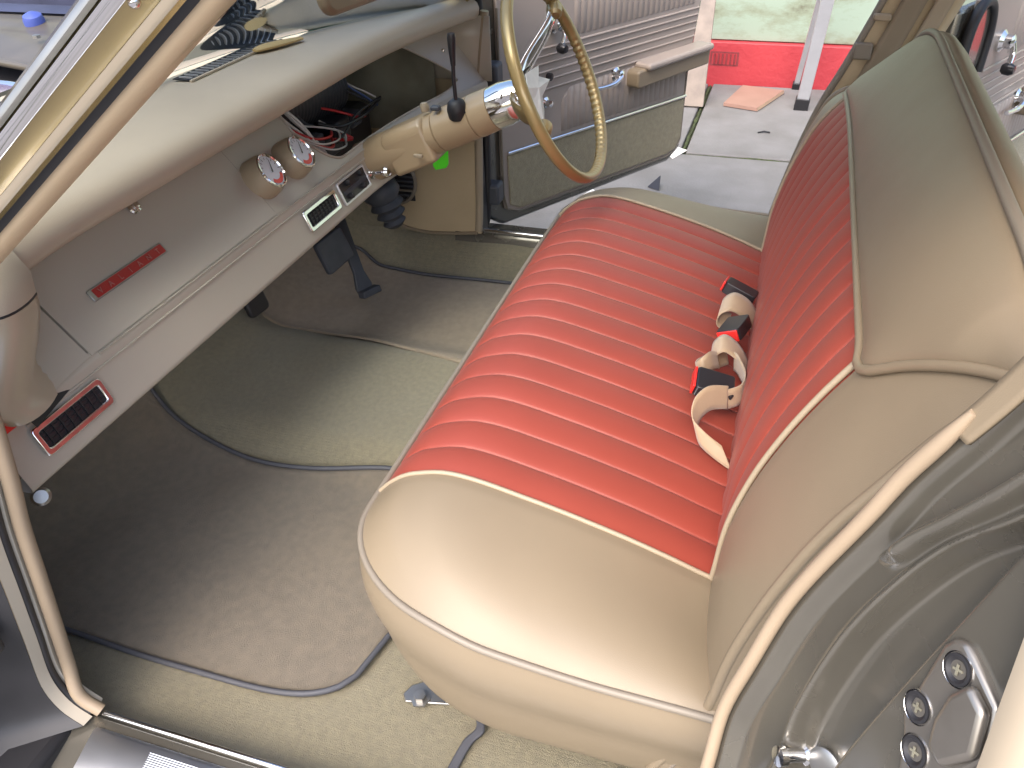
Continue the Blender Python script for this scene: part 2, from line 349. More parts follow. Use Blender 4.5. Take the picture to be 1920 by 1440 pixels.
# inner cowl sheet metal seen through the instrument opening
def cowl_y(x, z):
    return .70 + .03 * sstep(.86, .9, z) - .022 * math.exp(-((x - 1.12) / .02) ** 2) - .02 * math.exp(-((x - 1.27 - .3 * (z - .85)) / .012) ** 2) - .016 * math.exp(-((x - 1.40 + .2 * (z - .85)) / .012) ** 2) + .03 * math.exp(-(((x - 1.33) / .05) ** 2 + ((z - .86) / .05) ** 2)) - .015 * math.exp(-((z - .93 + .08 * (x - 1.1)) / .012) ** 2) + .02 * math.exp(-(((x - 1.2) / .09) ** 2 + ((z - .80) / .05) ** 2)) \
        + .05 * sstep(.84, .6, z)
ic = grid('inner_cowl', [[(x, cowl_y(x, z), z) for z in lin(.60, .985, 40)] for x in lin(.60, 1.50, 90)], 'olive', car)
lathe('grommet', [(.028, 0), (.034, .006), (.03, .012), (.001, .012)], (1.36, .71, .93), (0, -1, 0), 'black', ic, 20)
for x_, z_ in ((1.0, .9), (1.02, .86), (1.1, .88), (1.3, .95), (1.36, .90), (1.22, .96)):
    lathe('rivet', [(.005, 0), (.004, .003), (.001, .004)], (x_, cowl_y(x_, z_), z_), (0, -1, 0), 'steel', ic, 8)

# near sill
sillc = [(-.085, y, .345) for y in lin(-1.3, .36, 18)]
sp = grid('sill', [[(-.072, y, .335), (-.074, y, .352), (-.082, y, .358), (-.10, y, .352), (-.15, y, .338), (-.215, y, .308), (-.225, y, .29), (-.225, y, .18)] for y in lin(-1.4, .50, 12)], 'paint', car)
tp = grid('tread_plate', [[(-.094, y, .359), (-.10, y, .362), (-.15, y, .344), (-.20, y, .322), (-.214, y, .312)] for y in lin(-1.2, .365, 10)], 'plate', sp)
for k in range(36):
    x = -.106 - k * .0026
    z = .3625 + (x + .10) * .38
    tube('tread_rib', [(x, -1.1, z), (x, .265, z)], .0009, 'plate', sp, 4)
tube('retainer', [(-.0735, y, .360) for y in lin(-1.2, .37, 12)], .0045, 'chrome', sp, 8)
# near front door post (hinge pillar) with seal and windlace
post = [(.300, 1.00), (.336, .825), (.361, .726), (.378, .635), (.397, .534), (.415, .44), (.405, .388), (.375, .362)]
wl = smooth_path([(-.058 - (.014 if z < .4 else 0), y, z) for y, z in post], 8)
tube('windlace', wl, .0095, 'windlace', car, 10)
def postrow(off, xx, fy=0.0):
    return [(xx(z), y + fy, z) for y, z in [(p.y, p.z) for p in smooth_path([(0, a, b) for a, b in post], 5)]]
hp = grid('hinge_post', [postrow(0, lambda z: -.055, .012), postrow(0, lambda z: -.068, .008), postrow(0, lambda z: -.072, .012), postrow(0, lambda z: -.082, .016), postrow(0, lambda z: -.084, .006),
                         postrow(0, lambda z: -.100, .008)], 'dash', car)
tube('weather_strip', [(-.0775, y + .012, z) for y, z in [(p.y, p.z) for p in smooth_path([(0, a, b) for a, b in post], 6)]], .0065, 'black', hp, 8)
grid('hinge_recess', [[(-.1005, y + .0085, z) for y, z in [(p.y, p.z) for p in smooth_path([(0, a, b) for a, b in post[1:]], 5)]], [(-.16, y + .085, z) for y, z in [(p.y, p.z) for p in smooth_path([(0, a, b) for a, b in post[1:]], 5)]],
     [(-.24, y + .10, z) for y, z in [(p.y, p.z) for p in smooth_path([(0, a, b) for a, b in post[1:]], 5)]]], 'dark', car)
box('dark_cover', (-.34, .402, .03), (-.098, 1.0, .362), 'black', car, .012)  # black block added to darken the front end of the sill
fg = []
for y in lin(.49, 3.2, 16):
    wa = .30 * math.sqrt(max(0, 1 - ((y - 1.75) / .42) ** 2)) if abs(y - 1.75) < .42 else 0
    fg.append([(-.235, y, .22 + wa * 1.25), (-.262, y, .42 + wa * .8), (-.275, y, .62 + wa * .2), (-.262, y, .78), (-.225, y, .885), (-.15, y, .935), (-.06, y, .950), (.02, y, .945), (.05, y, .90)])
mods(grid('front_guard', fg, 'gold', car), solid=.004)
h = box('hinge', (-.185, .40, .56), (-.12, .46, .64), 'dark', car, .008)
lathe('hinge_pin', [(.007, 0), (.007, .1), (.001, .1)], (-.19, .41, .55), (0, 0, 1), 'steel', h, 12)
# kick trim near side below the dash
grid('kick_trim', [[(-.052, y + .012, z), (-.045, .60, z), (-.03, 1.05, z)] for y, z in [(p.y, p.z) for p in smooth_path([(0, a, b) for a, b in post[:7]], 5)]], 'kick', car)

# windscreen pillar (near): runs from the dash end up and back
pd = Vector((0.02, -.31, .237)); pa = Vector((0.0, .272, 1.072))
def pil(t, ox, oy, oz): 
    p = pa + pd * t; return (p.x + ox, p.y + oy, p.z + oz)
ts = lin(-.45, 1.75, 16)
# cross sections given as (x offset, across offset) where across is perpendicular to pd in the y-z plane (forward-up)
ax = Vector((0, .607, .794))
def strip(name, sec, m, parent, t0=-.45, t1=1.75, n=16):
    return grid(name, [[tuple(pa + pd * t + Vector((sx, 0, 0)) + ax * sa) for sx, sa in sec] for t in lin(t0, t1, n)], m, parent)
wp = strip('windscreen_pillar', [(.004, .004), (-.030, .0075), (-.036, .0105), (-.050, .0175), (-.0565, .0255), (-.067, .033), (-.071, .040), (-.068, .052), (-.03, .07), (.0, .05)], 'gold', car)
strip('pillar_cover', [(.006, .006), (.003, -.0015), (-.006, -.0035), (-.018, -.0015), (-.027, .003), (-.0305, .0075)], 'pillar_sunlit', wp)
strip('seal_channel', [(-.0315, .0078), (-.034, .0062), (-.037, .0085), (-.0385, .0118)], 'black', wp)
strip('inner_flange', [(-.0445, .0147), (-.0475, .0125), (-.0505, .0145), (-.052, .0195)], 'cream', wp)
strip('drip_moulding', [(-.0665, .0325), (-.0695, .0305), (-.0745, .0345), (-.0755, .0395), (-.0725, .0415)], 'chrome', wp)
strip('reveal_moulding', [(-.0725, .0425), (-.0765, .045), (-.0755, .050), (-.0695, .0525)], 'steel', wp)
for t in (.335, .93):
    p = pa + pd * t + Vector((-.061, 0, 0)) + ax * .0285
    lathe('screw', [(.0045, 0), (.0043, .0015), (.0025, .0032), (.0005, .0035)], p, (-.35, -.45, -.3), 'chrome', wp, 16)
# far windscreen pillar, roof and header
grid('far_pillar', [[(1.50 - .02 * t - .03, .30 - .31 * t, 1.05 + .237 * t), (1.55 - .02 * t, .30 - .31 * t, 1.04 + .237 * t), (1.55 - .02 * t, .36 - .31 * t, 1.07 + .237 * t), (1.47 - .02 * t, .36 - .31 * t, 1.08 + .237 * t)] for t in lin(-.3, 1.6, 8)], 'gold', car, cv=True)
rf = []
for y in lin(-.22, -1.75, 14):
    rf.append([(x, y, 1.405 + .045 * (1 - ((x - .74) / .72) ** 2) - .01 * ((y + .9) / .9) ** 2) for x in lin(.03, 1.45, 20)])
mods(grid('roof', rf, 'gold', car), solid=.02, off=1)
grid('headlining', [[(x, y, z - .03) for x, y, z in r] for r in rf], 'headlining', car)
# windscreen
def ws(x, t):
    c = 1 - ((x - .74) / .78) ** 2
    y0 = .30 + .42 * max(c, 0) ** .62; y1 = -.20 + .07 * max(c, 0)
    return (x, y0 + (y1 - y0) * t, 1.005 + .40 * t)
grid('windscreen', [[ws(x, t) for t in lin(0, 1, 8)] for x in lin(.0, 1.48, 36)], 'glass', car)
tube('glass_edge', [tuple(Vector(ws(x, 0)) + Vector((0, .004, .004))) for x in lin(.0, 1.48, 30)], .006, 'aqua', car, 8)
tube('screen_moulding', [tuple(Vector(ws(x, 0.035)) + Vector((0, .012, .006))) for x in lin(.03, 1.45, 30)], .006, 'alu', car, 8)
# cowl with slots
cw = grid('cowl_panel', [[(x, .80 - .14 * ((x - .74) / .8) ** 2 + t * .36, .992 - .03 * t * t) for t in lin(-.35, .58, 10)] for x in lin(-.12, 1.6, 40)], 'cream', car)
for s in range(6):
    for sec in ((.98, 1.18), (1.20, 1.42), (.5, .70), (.28, .48)):
        pts = [(x, .86 - .12 * ((x - .74) / .8) ** 2 + s * .022, .991 - .03 * ((s * .022 + .06) / .36) ** 2) for x in lin(sec[0], sec[1], 8)]
        tube('cowl_slot', pts, .006, 'black', cw, 6, flat=.35, nrm=(0, 0, 1))
# wheel arch sheet metal and engine bay on the far side
gi = grid('inner_guard', [[(1.23 + .25 * (y - 1.38) + (.42 - .25 * (y - 1.38)) * t, y, .86 + .05 * sstep(.1, .5, t) + .02 * math.sin(t * 9) * (1 - t)) for t in lin(0, 1, 24)] for y in lin(1.0, 3.2, 30)], 'guard', car)
lathe('filler_cap', [(.03, 0), (.031, .02), (.027, .034), (.012, .042), (.001, .043)], (1.555, 1.77, .90), (-.2, -.1, 1), 'blue', gi, 20)
for yy, xx in ((1.62, 1.40), (1.70, 1.66), (1.45, 1.32), (2.0, 1.5)):
    lathe('bolt_head', [(.012, 0), (.012, .008), (.001, .009)], (xx, yy, .86 + .05 * sstep(.1, .5, (xx - 1.2) / .45)), (0, 0, 1), 'steel', gi, 6, 20)
tube('guard_edge', [(1.23 + .25 * (y - 1.38), y, .862) for y in lin(1.0, 3.2, 10)], .012, 'guard', gi, 8)
grid('guard_top', [[(1.66 + .16 * t, y, .915 + .02 * math.sin(t * 3.1) - .05 * t * t) for t in lin(0, 1, 8)] for y in lin(.9, 3.2, 14)], 'navy', car)
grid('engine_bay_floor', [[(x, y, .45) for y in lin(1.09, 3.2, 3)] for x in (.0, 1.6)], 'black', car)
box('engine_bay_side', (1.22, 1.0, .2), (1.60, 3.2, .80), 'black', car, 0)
ac = thing('air_cleaner', 'round air cleaner, lilac sky reflection in its lid colour, with a bright rim in the engine bay', 'air cleaner')
lathe('lid', [(.001, .024), (.06, .022), (.14, .012), (.205, .006), (.228, .0)], (.71, 1.30, .925), (0, 0, 1), 'lilac', ac, 48, 60)
lathe('rim', [(.228, -.004), (.236, .004), (.244, .002), (.246, -.008), (.24, -.05), (.228, -.06)], (.71, 1.30, .925), (0, 0, 1), 'chrome', ac, 48, 60, capped=False)
lathe('body', [(.2, -.2), (.225, -.19), (.226, -.062)], (.71, 1.30, .925), (0, 0, 1), 'black', ac, 40, 60)

# ------------------------------------------------------------------ far side: sill, kick panel, door post, centre pillar
fs_ = grid('far_sill', [[(1.49, y, .375), (1.497, y, .402), (1.51, y, .407), (1.56, y, .395), (1.62, y, .38), (1.63, y, .2)] for y in lin(-1.4, .42, 10)], 'paint', car)
tube('sill_moulding', smooth_path([(1.506, .335, .411), (1.504, .29, .412), (1.503, .25, .411), (1.503, -.7, .411)], 8), .007, 'chrome', fs_, 8)
kp = prism('kick_panel', [(.338, .40), (.43, .388), (.52, .385), (.60, .40), (.70, .46), (.80, .60), (.80, .96), (.338, .96)], (1.497, 0, 0), (0, 1, 0), (0, 0, 1), .012, 'kick', car, .004)
tube('panel_edge', smooth_path([(1.494, .35, .405), (1.494, .43, .395), (1.494, .52, .391), (1.494, .60, .408), (1.494, .70, .47), (1.494, .79, .60)], 6), .005, 'tan', kp, 8)
tube('far_windlace', smooth_path([(1.499, .30, 1.0), (1.499, .325, .82), (1.499, .336, .62), (1.499, .342, .48), (1.499, .348, .41)], 6), .011, 'tan_light', car, 10)
gr = lathe('vent_rim', [(.075, 0), (.078, .006), (.07, .010), (.066, .004)], (1.494, .60, .545), (-1, 0, 0), 'tan_grey', kp, 28, capped=False)
for k in range(9):
    zz = -.056 + k * .014; hw = math.sqrt(max(.068 ** 2 - zz ** 2, 1e-6))
    box('vent_slat', (1.484, .60 - hw, .545 + zz - .003), (1.49, .60 + hw, .545 + zz + .003), 'tan_grey' if k % 4 == 2 else 'slate', kp, .001)
box('vent_backing', (1.4905, .535, .485), (1.4935, .665, .605), 'black', kp, 0)
grid('side_carpet', [[(1.507, y, z) for z in lin(.28, .8, 5)] for y in lin(.335, 1.08, 6)], 'carpet', car)
fp = grid('far_door_post', [[(1.50, .335 + .02 * t, .39 + .75 * t), (1.53, .33 + .01 * t, .39 + .75 * t), (1.56, .37, .39 + .75 * t), (1.60, .40, .39 + .75 * t), (1.60, .50, .39 + .75 * t)] for t in lin(0, 1, 8)], 'dark', car)
hb = box('far_hinge', (1.545, .30, .47), (1.60, .37, .53), 'slate', car, .008)
box('far_hinge', (1.545, .29, .80), (1.60, .37, .86), 'slate', car, .008)
tube('far_weather_strip', smooth_path([(1.552, .335, 1.05), (1.552, .33, .7), (1.552, .34, .44), (1.55, .36, .40)], 6), .012, 'black', car, 8)

# far centre pillar
cpy = [(-.43, .42), (-.44, .487), (-.475, .66), (-.515, .81), (-.557, .915), (-.606, 1.048), (-.65, 1.18), (-.70, 1.38)]
cp = grid('far_centre_pillar', [[(1.50, y, z), (1.497, y - .012, z), (1.494, y - .07, z), (1.496, y - .14, z), (1.53, y - .16, z)] for y, z in cpy], 'kick', car)
tube('pillar_edging', smooth_path([(1.499, y + .004, z) for y, z in cpy], 4), .008, 'tan_grey', cp, 8)
strap('pillar_trim', [(1.486, y - .062 + .03 * (z - .8), z) for y, z in cpy[3:]], (0, 1, 0), .05, 'tan', cp, .006)
strap('pillar_trim', [(1.484, y - .12 + .03 * (z - .8), z) for y, z in cpy[3:]], (0, 1, 0), .035, 'tan_light', cp, .006)
box('belt_anchor', (1.478, -.60, .93), (1.492, -.562, .965), 'tan_grey', cp, .004)
box('belt_anchor', (1.478, -.625, 1.01), (1.492, -.588, 1.025), 'tan_light', cp, .004)
lathe('trim_button', [(.006, 0), (.005, .003), (.001, .004)], (1.49, -.505, .74), (-1, 0, 0), 'white', cp, 12)

# ------------------------------------------------------------------ near lock pillar (door jamb)
jp0 = Vector((-.05, -.53, .93)); jt1 = Vector((-.15, -.08, 0)).normalized(); jt2 = Vector((0, -.3, 1)).normalized(); jn = jt2.cross(jt1).normalized()
if jn.y < 0: jn = -jn
WLT = [(-.40, .085), (-.282, .041), (-.222, .016), (-.157, .006), (-.064, -.004), (.06, .004), (.1, .006), (.154, .014), (.30, .03), (.45, .05)]
R1 = [(.02, .014), (.036, .022), (.066, .029), (.103, .042), (.162, .059), (.3, .09)]
R2 = [(-.35, .10), (-.203, .078), (-.144, .058), (-.057, .044), (.007, .044), (.078, .054), (.142, .078), (.3, .12)]
R3 = [(-.35, .15), (-.127, .113), (-.01, .102), (.057, .098), (.125, .094), (.3, .09)]
def JP(a, b, h=0): return jp0 + jt1 * a + jt2 * b + jn * h
def jh(a, b):
    wl_ = sinterp(WLT, b); r1 = sinterp(R1, b); r2 = sinterp(R2, b); r3 = sinterp(R3, b)
    h = -.012 * sstep(wl_ + .004, wl_ + .016, a)
    if b > .02: h += .014 * sstep(r1 - .005, r1 + .002, a) * (1 - sstep(r1 + .004, r1 + .016, a)) * sstep(.02, .05, b)
    h += -.016 * sstep(r2 - .002, r2 + .012, a) + .009 * math.exp(-((a - r2) / .0048) ** 2)
    h += .026 * sstep(r3 - .014, r3 + .002, a)
    h -= .03 * sstep(.155, .185, a)
    return h
jr = []
for b in lin(-.42, .46, 230):
    w0 = sinterp(WLT, b)
    jr.append([tuple(JP(a, b, jh(a, b))) for a in lin(w0 - .004, .21, 200)])
grid('lock_pillar', jr, 'paint', car)
tube('centre_windlace', [tuple(JP(sinterp(WLT, b) - .004, b, .006)) for b in lin(-.42, .17, 40)], [.0064] * 37 + [.006, .005, .003], 'windlace', car, 12)
strip_ = [tuple(JP(sinterp(WLT, b) + .002 - .004 * sstep(.2, .12, b), b, .004)) for b in lin(.150, .36, 24)]
strap('pillar_trim_strip', strip_, tuple(jt1), .020, 'tan', car, .004, 2)
# outer skin edge of the rear door, its sunlit glare put in as cream
od = grid('rear_door_edge', [[tuple(JP(.181 - .45 * b + .03 * k, b, .012 - (.0 if k == 0 else .012 * k))) for b in lin(-.25, .16, 12)] for k in range(5)], 'cream', car); mods(od, solid=.012, off=0)
# latch bracket
bo = [(.115, -.028), (.109, .036), (.112, .046), (.120, .051), (.129, .049), (.160, .040), (.175, .010), (.165, -.03), (.150, -.066), (.137, -.062), (.126, -.041)]
lb = prism('latch_bracket', bo, JP(0, 0, -.014), jt1, jt2, (.018 if jt1.cross(jt2).dot(jn) > 0 else -.018), 'cast', car, .0035, 3)
wall_o = [(.136, .022), (.142, .040), (.160, .036), (.172, .008), (.160, -.02), (.145, -.018), (.138, .0)]
prism('bracket_boss', wall_o, JP(0, 0, .0035), jt1, jt2, (.009 if jt1.cross(jt2).dot(jn) > 0 else -.009), 'cast', lb, .006, 4)
for a, b in ((.1225, .034), (.1235, -.013), (.1435, -.0375)):
    sc = lathe('screw', [(.0105, -.001), (.0105, .001), (.0085, .0012), (.006, -.0006), (.001, -.001)], JP(a, b, .0045), jn, 'black', lb, 28, 30)
    lathe('screw_rim', [(.0105, -.001), (.0118, .0006), (.0122, -.001)], JP(a, b, .0043), jn, 'chrome', lb, 28, capped=False)
    for k in range(2):
        u_ = jt1 if k == 0 else jt2; v_ = jt2 if k == 0 else jt1
        an = .5; uu = u_ * math.cos(an) + v_ * math.sin(an) * (1 if k == 0 else -1); vv = jn.cross(uu)
        prism('cross_recess', [(-.0038, -.0009), (.0038, -.0009), (.0038, .0009), (-.0038, .0009)], JP(a, b, .0043 + .0004 * k), uu, vv, .0006, 'olive', lb, 0)
st = lathe('striker', [(.0085, -.012), (.0085, .004), (.006, .006), (.006, .022), (.0085, .024), (.0085, .03), (.001, .031)], JP(.079, -.178, jh(.079, -.178)), jn, 'chrome', car, 20)
lathe('striker_washer', [(.015, 0), (.016, .003), (.013, .005), (.001, .005)], JP(.095, -.165, jh(.095, -.165)), (jn + jt1 * .3), 'steel', car, 28)

# ================================================================== dashboard
dash = thing('dashboard', 'beige painted dashboard with padded top and an empty instrument opening', 'dashboard')
def bow(x):
    return -.125 * max(0, (x - .98) / .49) ** 2 - .05 * max(0, (.20 - x) / .2) ** 2
def rise(x):
    return .035 * max(0, (x - .98) / .49) ** 1.5
DX0, DX1 = .045, 1.492
xs = lin(DX0, DX1, 100)
def lipdrop(x): return -.028 * max(0, (.30 - x) / .22) ** 2
padsec = [(.735, .985), (.70, .998), (.62, 1.004), (.52, 1.006), (.482, 1.004), (.464, .999), (.452, .990), (.447, .978), (.448, .964), (.454, .954), (.468, .950), (.50, .953), (.575, .956)]
pr = []
for x in xs:
    row = []
    for i, (y, z) in enumerate(padsec):
        f = sstep(.62, .47, y); b = bow(x) * f
        wsy = ws(min(max(x, .02), 1.46), 0)[1]
        yy = y + b if i > 2 else (wsy + .012 - .015 * i if i < 2 else max(y + b, min(wsy - .06, .62)))
        if i < 3: yy = max(yy, .475 + bow(x) + .02 * (3 - i))
        row.append((x, yy, z + rise(x) * .8 * f * (1 if i > 3 else .5) + (lipdrop(x) * sstep(.475, .43, y) if i > 4 else 0)))
    pr.append(row)
pad = grid('dash_pad', pr, 'pad', dash)
# pad near end cap dropping down to the black joint
# defroster grille on the pad top
for k in range(18):
    x = .80 + k * .017
    box('defroster_bar', (x, .645 - .06 * ((x - .74) / .8) ** 2, 1.0055), (x + .003, .675 - .06 * ((x - .74) / .8) ** 2, 1.0085), 'alu', pad, 0)
box('defroster_slot', (.79, .640, 1.0045), (1.11, .682, 1.0062), 'black', pad, 0)
tag_ = box('defroster_frame', (.785, .634, 1.0035), (1.115, .64, 1.008), 'pad', pad, .001)
# face with the instrument opening: reclined about 39 degrees from vertical
FV = Vector((0, .8, 1)).normalized(); FN = Vector((0, -1, .8)).normalized()
ztop = lambda x: .940 + rise(x) * 1.3
zbot = lambda x: .803 + rise(x)
def fy(x, z): return .441 + bow(x) + .8 * (z - .80 - rise(x))
def fp_(x, z, out=0.0): return Vector((x, fy(x, z), z)) + FN * out
HX0, HX1 = .892, 1.425
def hole(x):
    t = (x - HX0) / (HX1 - HX0)
    lo = zbot(x) + .005 + .072 * (1 - min(1, t / .17)) ** 2.4
    hi = ztop(x) - .003
    if t > .80: lo += .012 * ((t - .80) / .2) ** 3; hi -= .105 * ((t - .80) / .2) ** 1.3
    return lo, hi
def facecols(xa, xb, n, zlo, zhi, m=8): return [[tuple(fp_(x, zlo(x) + (zhi(x) - zlo(x)) * k / (m - 1))) for k in range(m)] for x in lin(xa, xb, n)]
vs, fsx = [], []
def addgrid(rows):
    base = len(vs); nr, nc = len(rows), len(rows[0])
    for r in rows: vs.extend(r)
    for i in range(nr - 1):
        for j in range(nc - 1):
            fsx.append((base + i * nc + j, base + i * nc + j + 1, base + (i + 1) * nc + j + 1, base + (i + 1) * nc + j))
addgrid(facecols(.6885, HX0, 14, zbot, ztop))
hcol = sorted(set([HX0 + (HX1 - HX0) * .17 * (q / 16) ** 1.8 for q in range(17)] + lin(HX0 + .095, HX1, 50)))
addgrid([[tuple(fp_(x, zbot(x) + (hole(x)[0] - zbot(x)) * k / 5)) for k in range(6)] for x in hcol])
addgrid(facecols(HX0, HX1, 60, lambda x: hole(x)[1], ztop, 3))
addgrid(facecols(HX1, DX1, 10, zbot, ztop))
face = mesh('instrument_panel', vs, fsx, 'dash', dash, True, 50)
hp_ = [tuple(fp_(x, hole(x)[0], .001)) for x in hcol] + [tuple(fp_(x, hole(x)[1], .001)) for x in lin(HX1, HX0, 40)]
tube('opening_rim', hp_, .0026, 'dash', face, 6, closed=True)
lathe('panel_screw', [(.005, 0), (.004, .003), (.001, .0035)], fp_(1.445, .915, .001), FN, 'chrome', face, 12)
# glovebox door and end panel, separated by real gaps
def slabface(name, xa, xb, seg=20):
    rows = []
    for q, x in enumerate([xa] + lin(xa, xb, seg) + [xb]):
        a, b = zbot(x) - .003, ztop(x) + .004; sk = q in (0, seg + 1)
        rows.append([tuple(fp_(x, a, -.008))] + [tuple(fp_(x, a + (b - a) * k / 8, -.008 if sk else .0022)) for k in range(9)] + [tuple(fp_(x, b, -.008))])
    return grid(name, rows, 'dash', dash, sharp=40)
glove = slabface('glovebox_door', .1895, .6855)
slabface('end_panel', .06, .1855)
grid('gap_backing', [[tuple(fp_(x, z, -.010)) for z in lin(.79, .945, 4)] for x in lin(.05, .72, 8)], 'black', dash)
# ledge and apron below the face
led = [(.4445, .8045), (.4405, .7995), (.4365, .797), (.4345, .793), (.434, .786), (.4325, .780), (.430, .772), (.424, .755), (.417, .737), (.411, .721), (.4092, .7155), (.4112, .7115), (.418, .7095), (.45, .7095)]
ar = []
for x in lin(DX0 - .04, DX1, 90):
    ar.append([(x, y + bow(max(x, .2)), z + rise(x) * (1 if z > .77 else .6)) for y, z in led])
apron = grid('lower_apron', ar, 'dash', dash, sharp=50)
tube('apron_ridge', [(x, .437 + bow(max(x, .2)), .7978 + rise(x)) for x in lin(.20, DX1, 60)], .0024, 'dash', apron, 6)
tube('apron_ridge', [(x, .4328 + bow(max(x, .2)), .7815 + rise(x)) for x in lin(.05, DX1, 60)], .0022, 'dash', apron, 6)
# near end: padded brow end, joint, painted scroll
def endrow(t):   # t: 0 front (dash face side) .. 1 outer
    out = []
    for s in lin(0, 1, 16):
        z = .935 - .13 * s
        x = .128 - .062 * sstep(0, .9, s) + .03 * sstep(.72, 1.0, s)
        y = .405 - .004 * s
        # bulged scroll going outwards
        ang = t * 1.9
        out.append((x - .085 * math.sin(ang) * 1.0, y + .012 - .055 * (math.sin(ang) if ang < 1.57 else 1) + .05 * (1 - math.cos(ang)) , z + .012 * math.sin(ang)))
    return out
es = grid('end_scroll', [[(.15, .485, .935 - .13 * s) for s in lin(0, 1, 16)]] + [endrow(t) for t in lin(0, 1, 12)], 'cream', dash, sharp=70)
grid('scroll_foot', [[(x, y, z) for x, y, z in [(r[0], r[1], r[2]) for r in [endrow(t)[-1] for t in lin(0, 1, 12)]]], [(p[0] + .02, p[1] + .05, p[2] - .022) for p in [endrow(t)[-1] for t in lin(0, 1, 12)]]], 'cream', es)
er = [[(p[0], p[1], p[2] + .0035) for p in [endrow(t)[0] for t in lin(0, 1, 12)]], [(p[0] + .006, p[1] + .002, p[2] + .03) for p in [endrow(t)[0] for t in lin(0, 1, 12)]],
      [(p[0] + .012, p[1] + .03, p[2] + .058) for p in [endrow(t)[0] for t in lin(0, 1, 12)]], [(p[0] + .015, p[1] + .09, p[2] + .07) for p in [endrow(t)[0] for t in lin(0, 1, 12)]]]
grid('pad_end', er, 'pad', dash)
tube('pad_joint', [(p[0], p[1] + .002, p[2] + .0015) for p in [endrow(t)[0] for t in lin(0, 1, 12)]], .0022, 'black', dash, 6)
rs = box('red_strip', (-.03, .424, .795), (.078, .433, .808), 'redplastic', dash, .002)
tube('corner_bracket', [(-.02, .445, .70), (-.03, .42, .72), (-.04, .40, .76)], .014, 'dash', dash, 8)
bm_ = lathe('under_dash_button', [(.0125, 0), (.013, .006), (.009, .010), (.001, .0105)], (.03, .437, .677), (-.5, -.7, .5), 'steel', dash, 24)
# badge with raised letters
bx0, bx1 = .256, .424; bzz = .843
bd = prism('badge', rrect(bx1 - bx0, .0185, .002, 2), fp_(bx1, bzz, .002), (-1, 0, 0), FV, -.003, 'steel', dash, .001)
prism('badge_inlay', rrect(bx1 - bx0 - .011, .0145, .0015, 2), fp_(bx1 - .003, bzz, .005) + FV * .002, (-1, 0, 0), FV, -.0006, 'badge_red', bd, 0)
LM = Matrix(((1, 0, 0), tuple(FV), tuple(FN))).transposed().to_4x4()
for i, ch in enumerate('VALIANT'):
    cu = bpy.data.curves.new('t', 'FONT'); cu.body = ch; cu.size = .0125; cu.extrude = .0006; cu.align_x = 'CENTER'
    to = bpy.data.objects.new('t', cu); COL.objects.link(to); dg = bpy.context.evaluated_depsgraph_get()
    me = bpy.data.meshes.new_from_object(to.evaluated_get(dg)); bpy.data.objects.remove(to)
    me.transform(Matrix.Translation(fp_(.276 + i * .0218, bzz, .006) + FV * .0048) @ LM)
    lo = link('letter', me, 'badge_letter', bd, False)
lathe('glovebox_button', [(.011, 0), (.012, .004), (.010, .007), (.0065, .0075), (.0055, .012), (.001, .013)], fp_(.435, .908, .002), FN, 'chrome', dash, 24)
# gauges
def gauge(x, z):
    ax_ = Vector((.12, -.80, .56)).normalized(); gb = fp_(x, z)
    g_ = lathe('gauge', [(.0415, -.012), (.041, .004), (.0385, .022), (.035, .033), (.031, .034)], gb, ax_, 'pod', dash, 36)
    c = gb + ax_ * .033
    lathe('bezel', [(.0335, -.001), (.0348, .0015), (.034, .004), (.032, .0045), (.030, .0015)], c, ax_, 'chrome', g_, 36, capped=False)
    lathe('dial', [(.001, .0012), (.0295, .0012)], c, ax_, 'gauge', g_, 36, capped=False)
    u = Vector((1, 0, 0)); u = (u - ax_ * u.dot(ax_)).normalized(); v = ax_.cross(u)
    if v.z < 0: v = -v
    a0, a1 = R(225), R(330)
    pts = [(.027 * math.cos(a), .027 * math.sin(a)) for a in lin(a0, a1, 12)] + [(.019 * math.cos(a), .019 * math.sin(a)) for a in lin(a1, a0, 12)]
    mesh('red_zone', [c + ax_ * .002 + u * p + v * q for p, q in pts], [tuple(range(24))], 'redplastic', g_, False)
    pr_ = [(-.002, -.004), (.002, -.004), (.0008, .022), (-.0008, .022)]
    mesh('needle', [c + ax_ * .003 + u * (p + .5 * q) + v * (q * .86) for p, q in pr_], [(0, 1, 2, 3)], 'black', g_, False)
    for k in range(9):
        a = R(150 - k * 22); 
        mesh('tick', [c + ax_ * .0018 + (u * math.cos(a) + v * math.sin(a)) * rr + (u * -math.sin(a) + v * math.cos(a)) * ww for rr, ww in ((.022, -.0006), (.027, -.0006), (.027, .0006), (.022, .0006))], [(0, 1, 2, 3)], 'black', g_, False)
gauge(.716, .852); gauge(.823, .850)
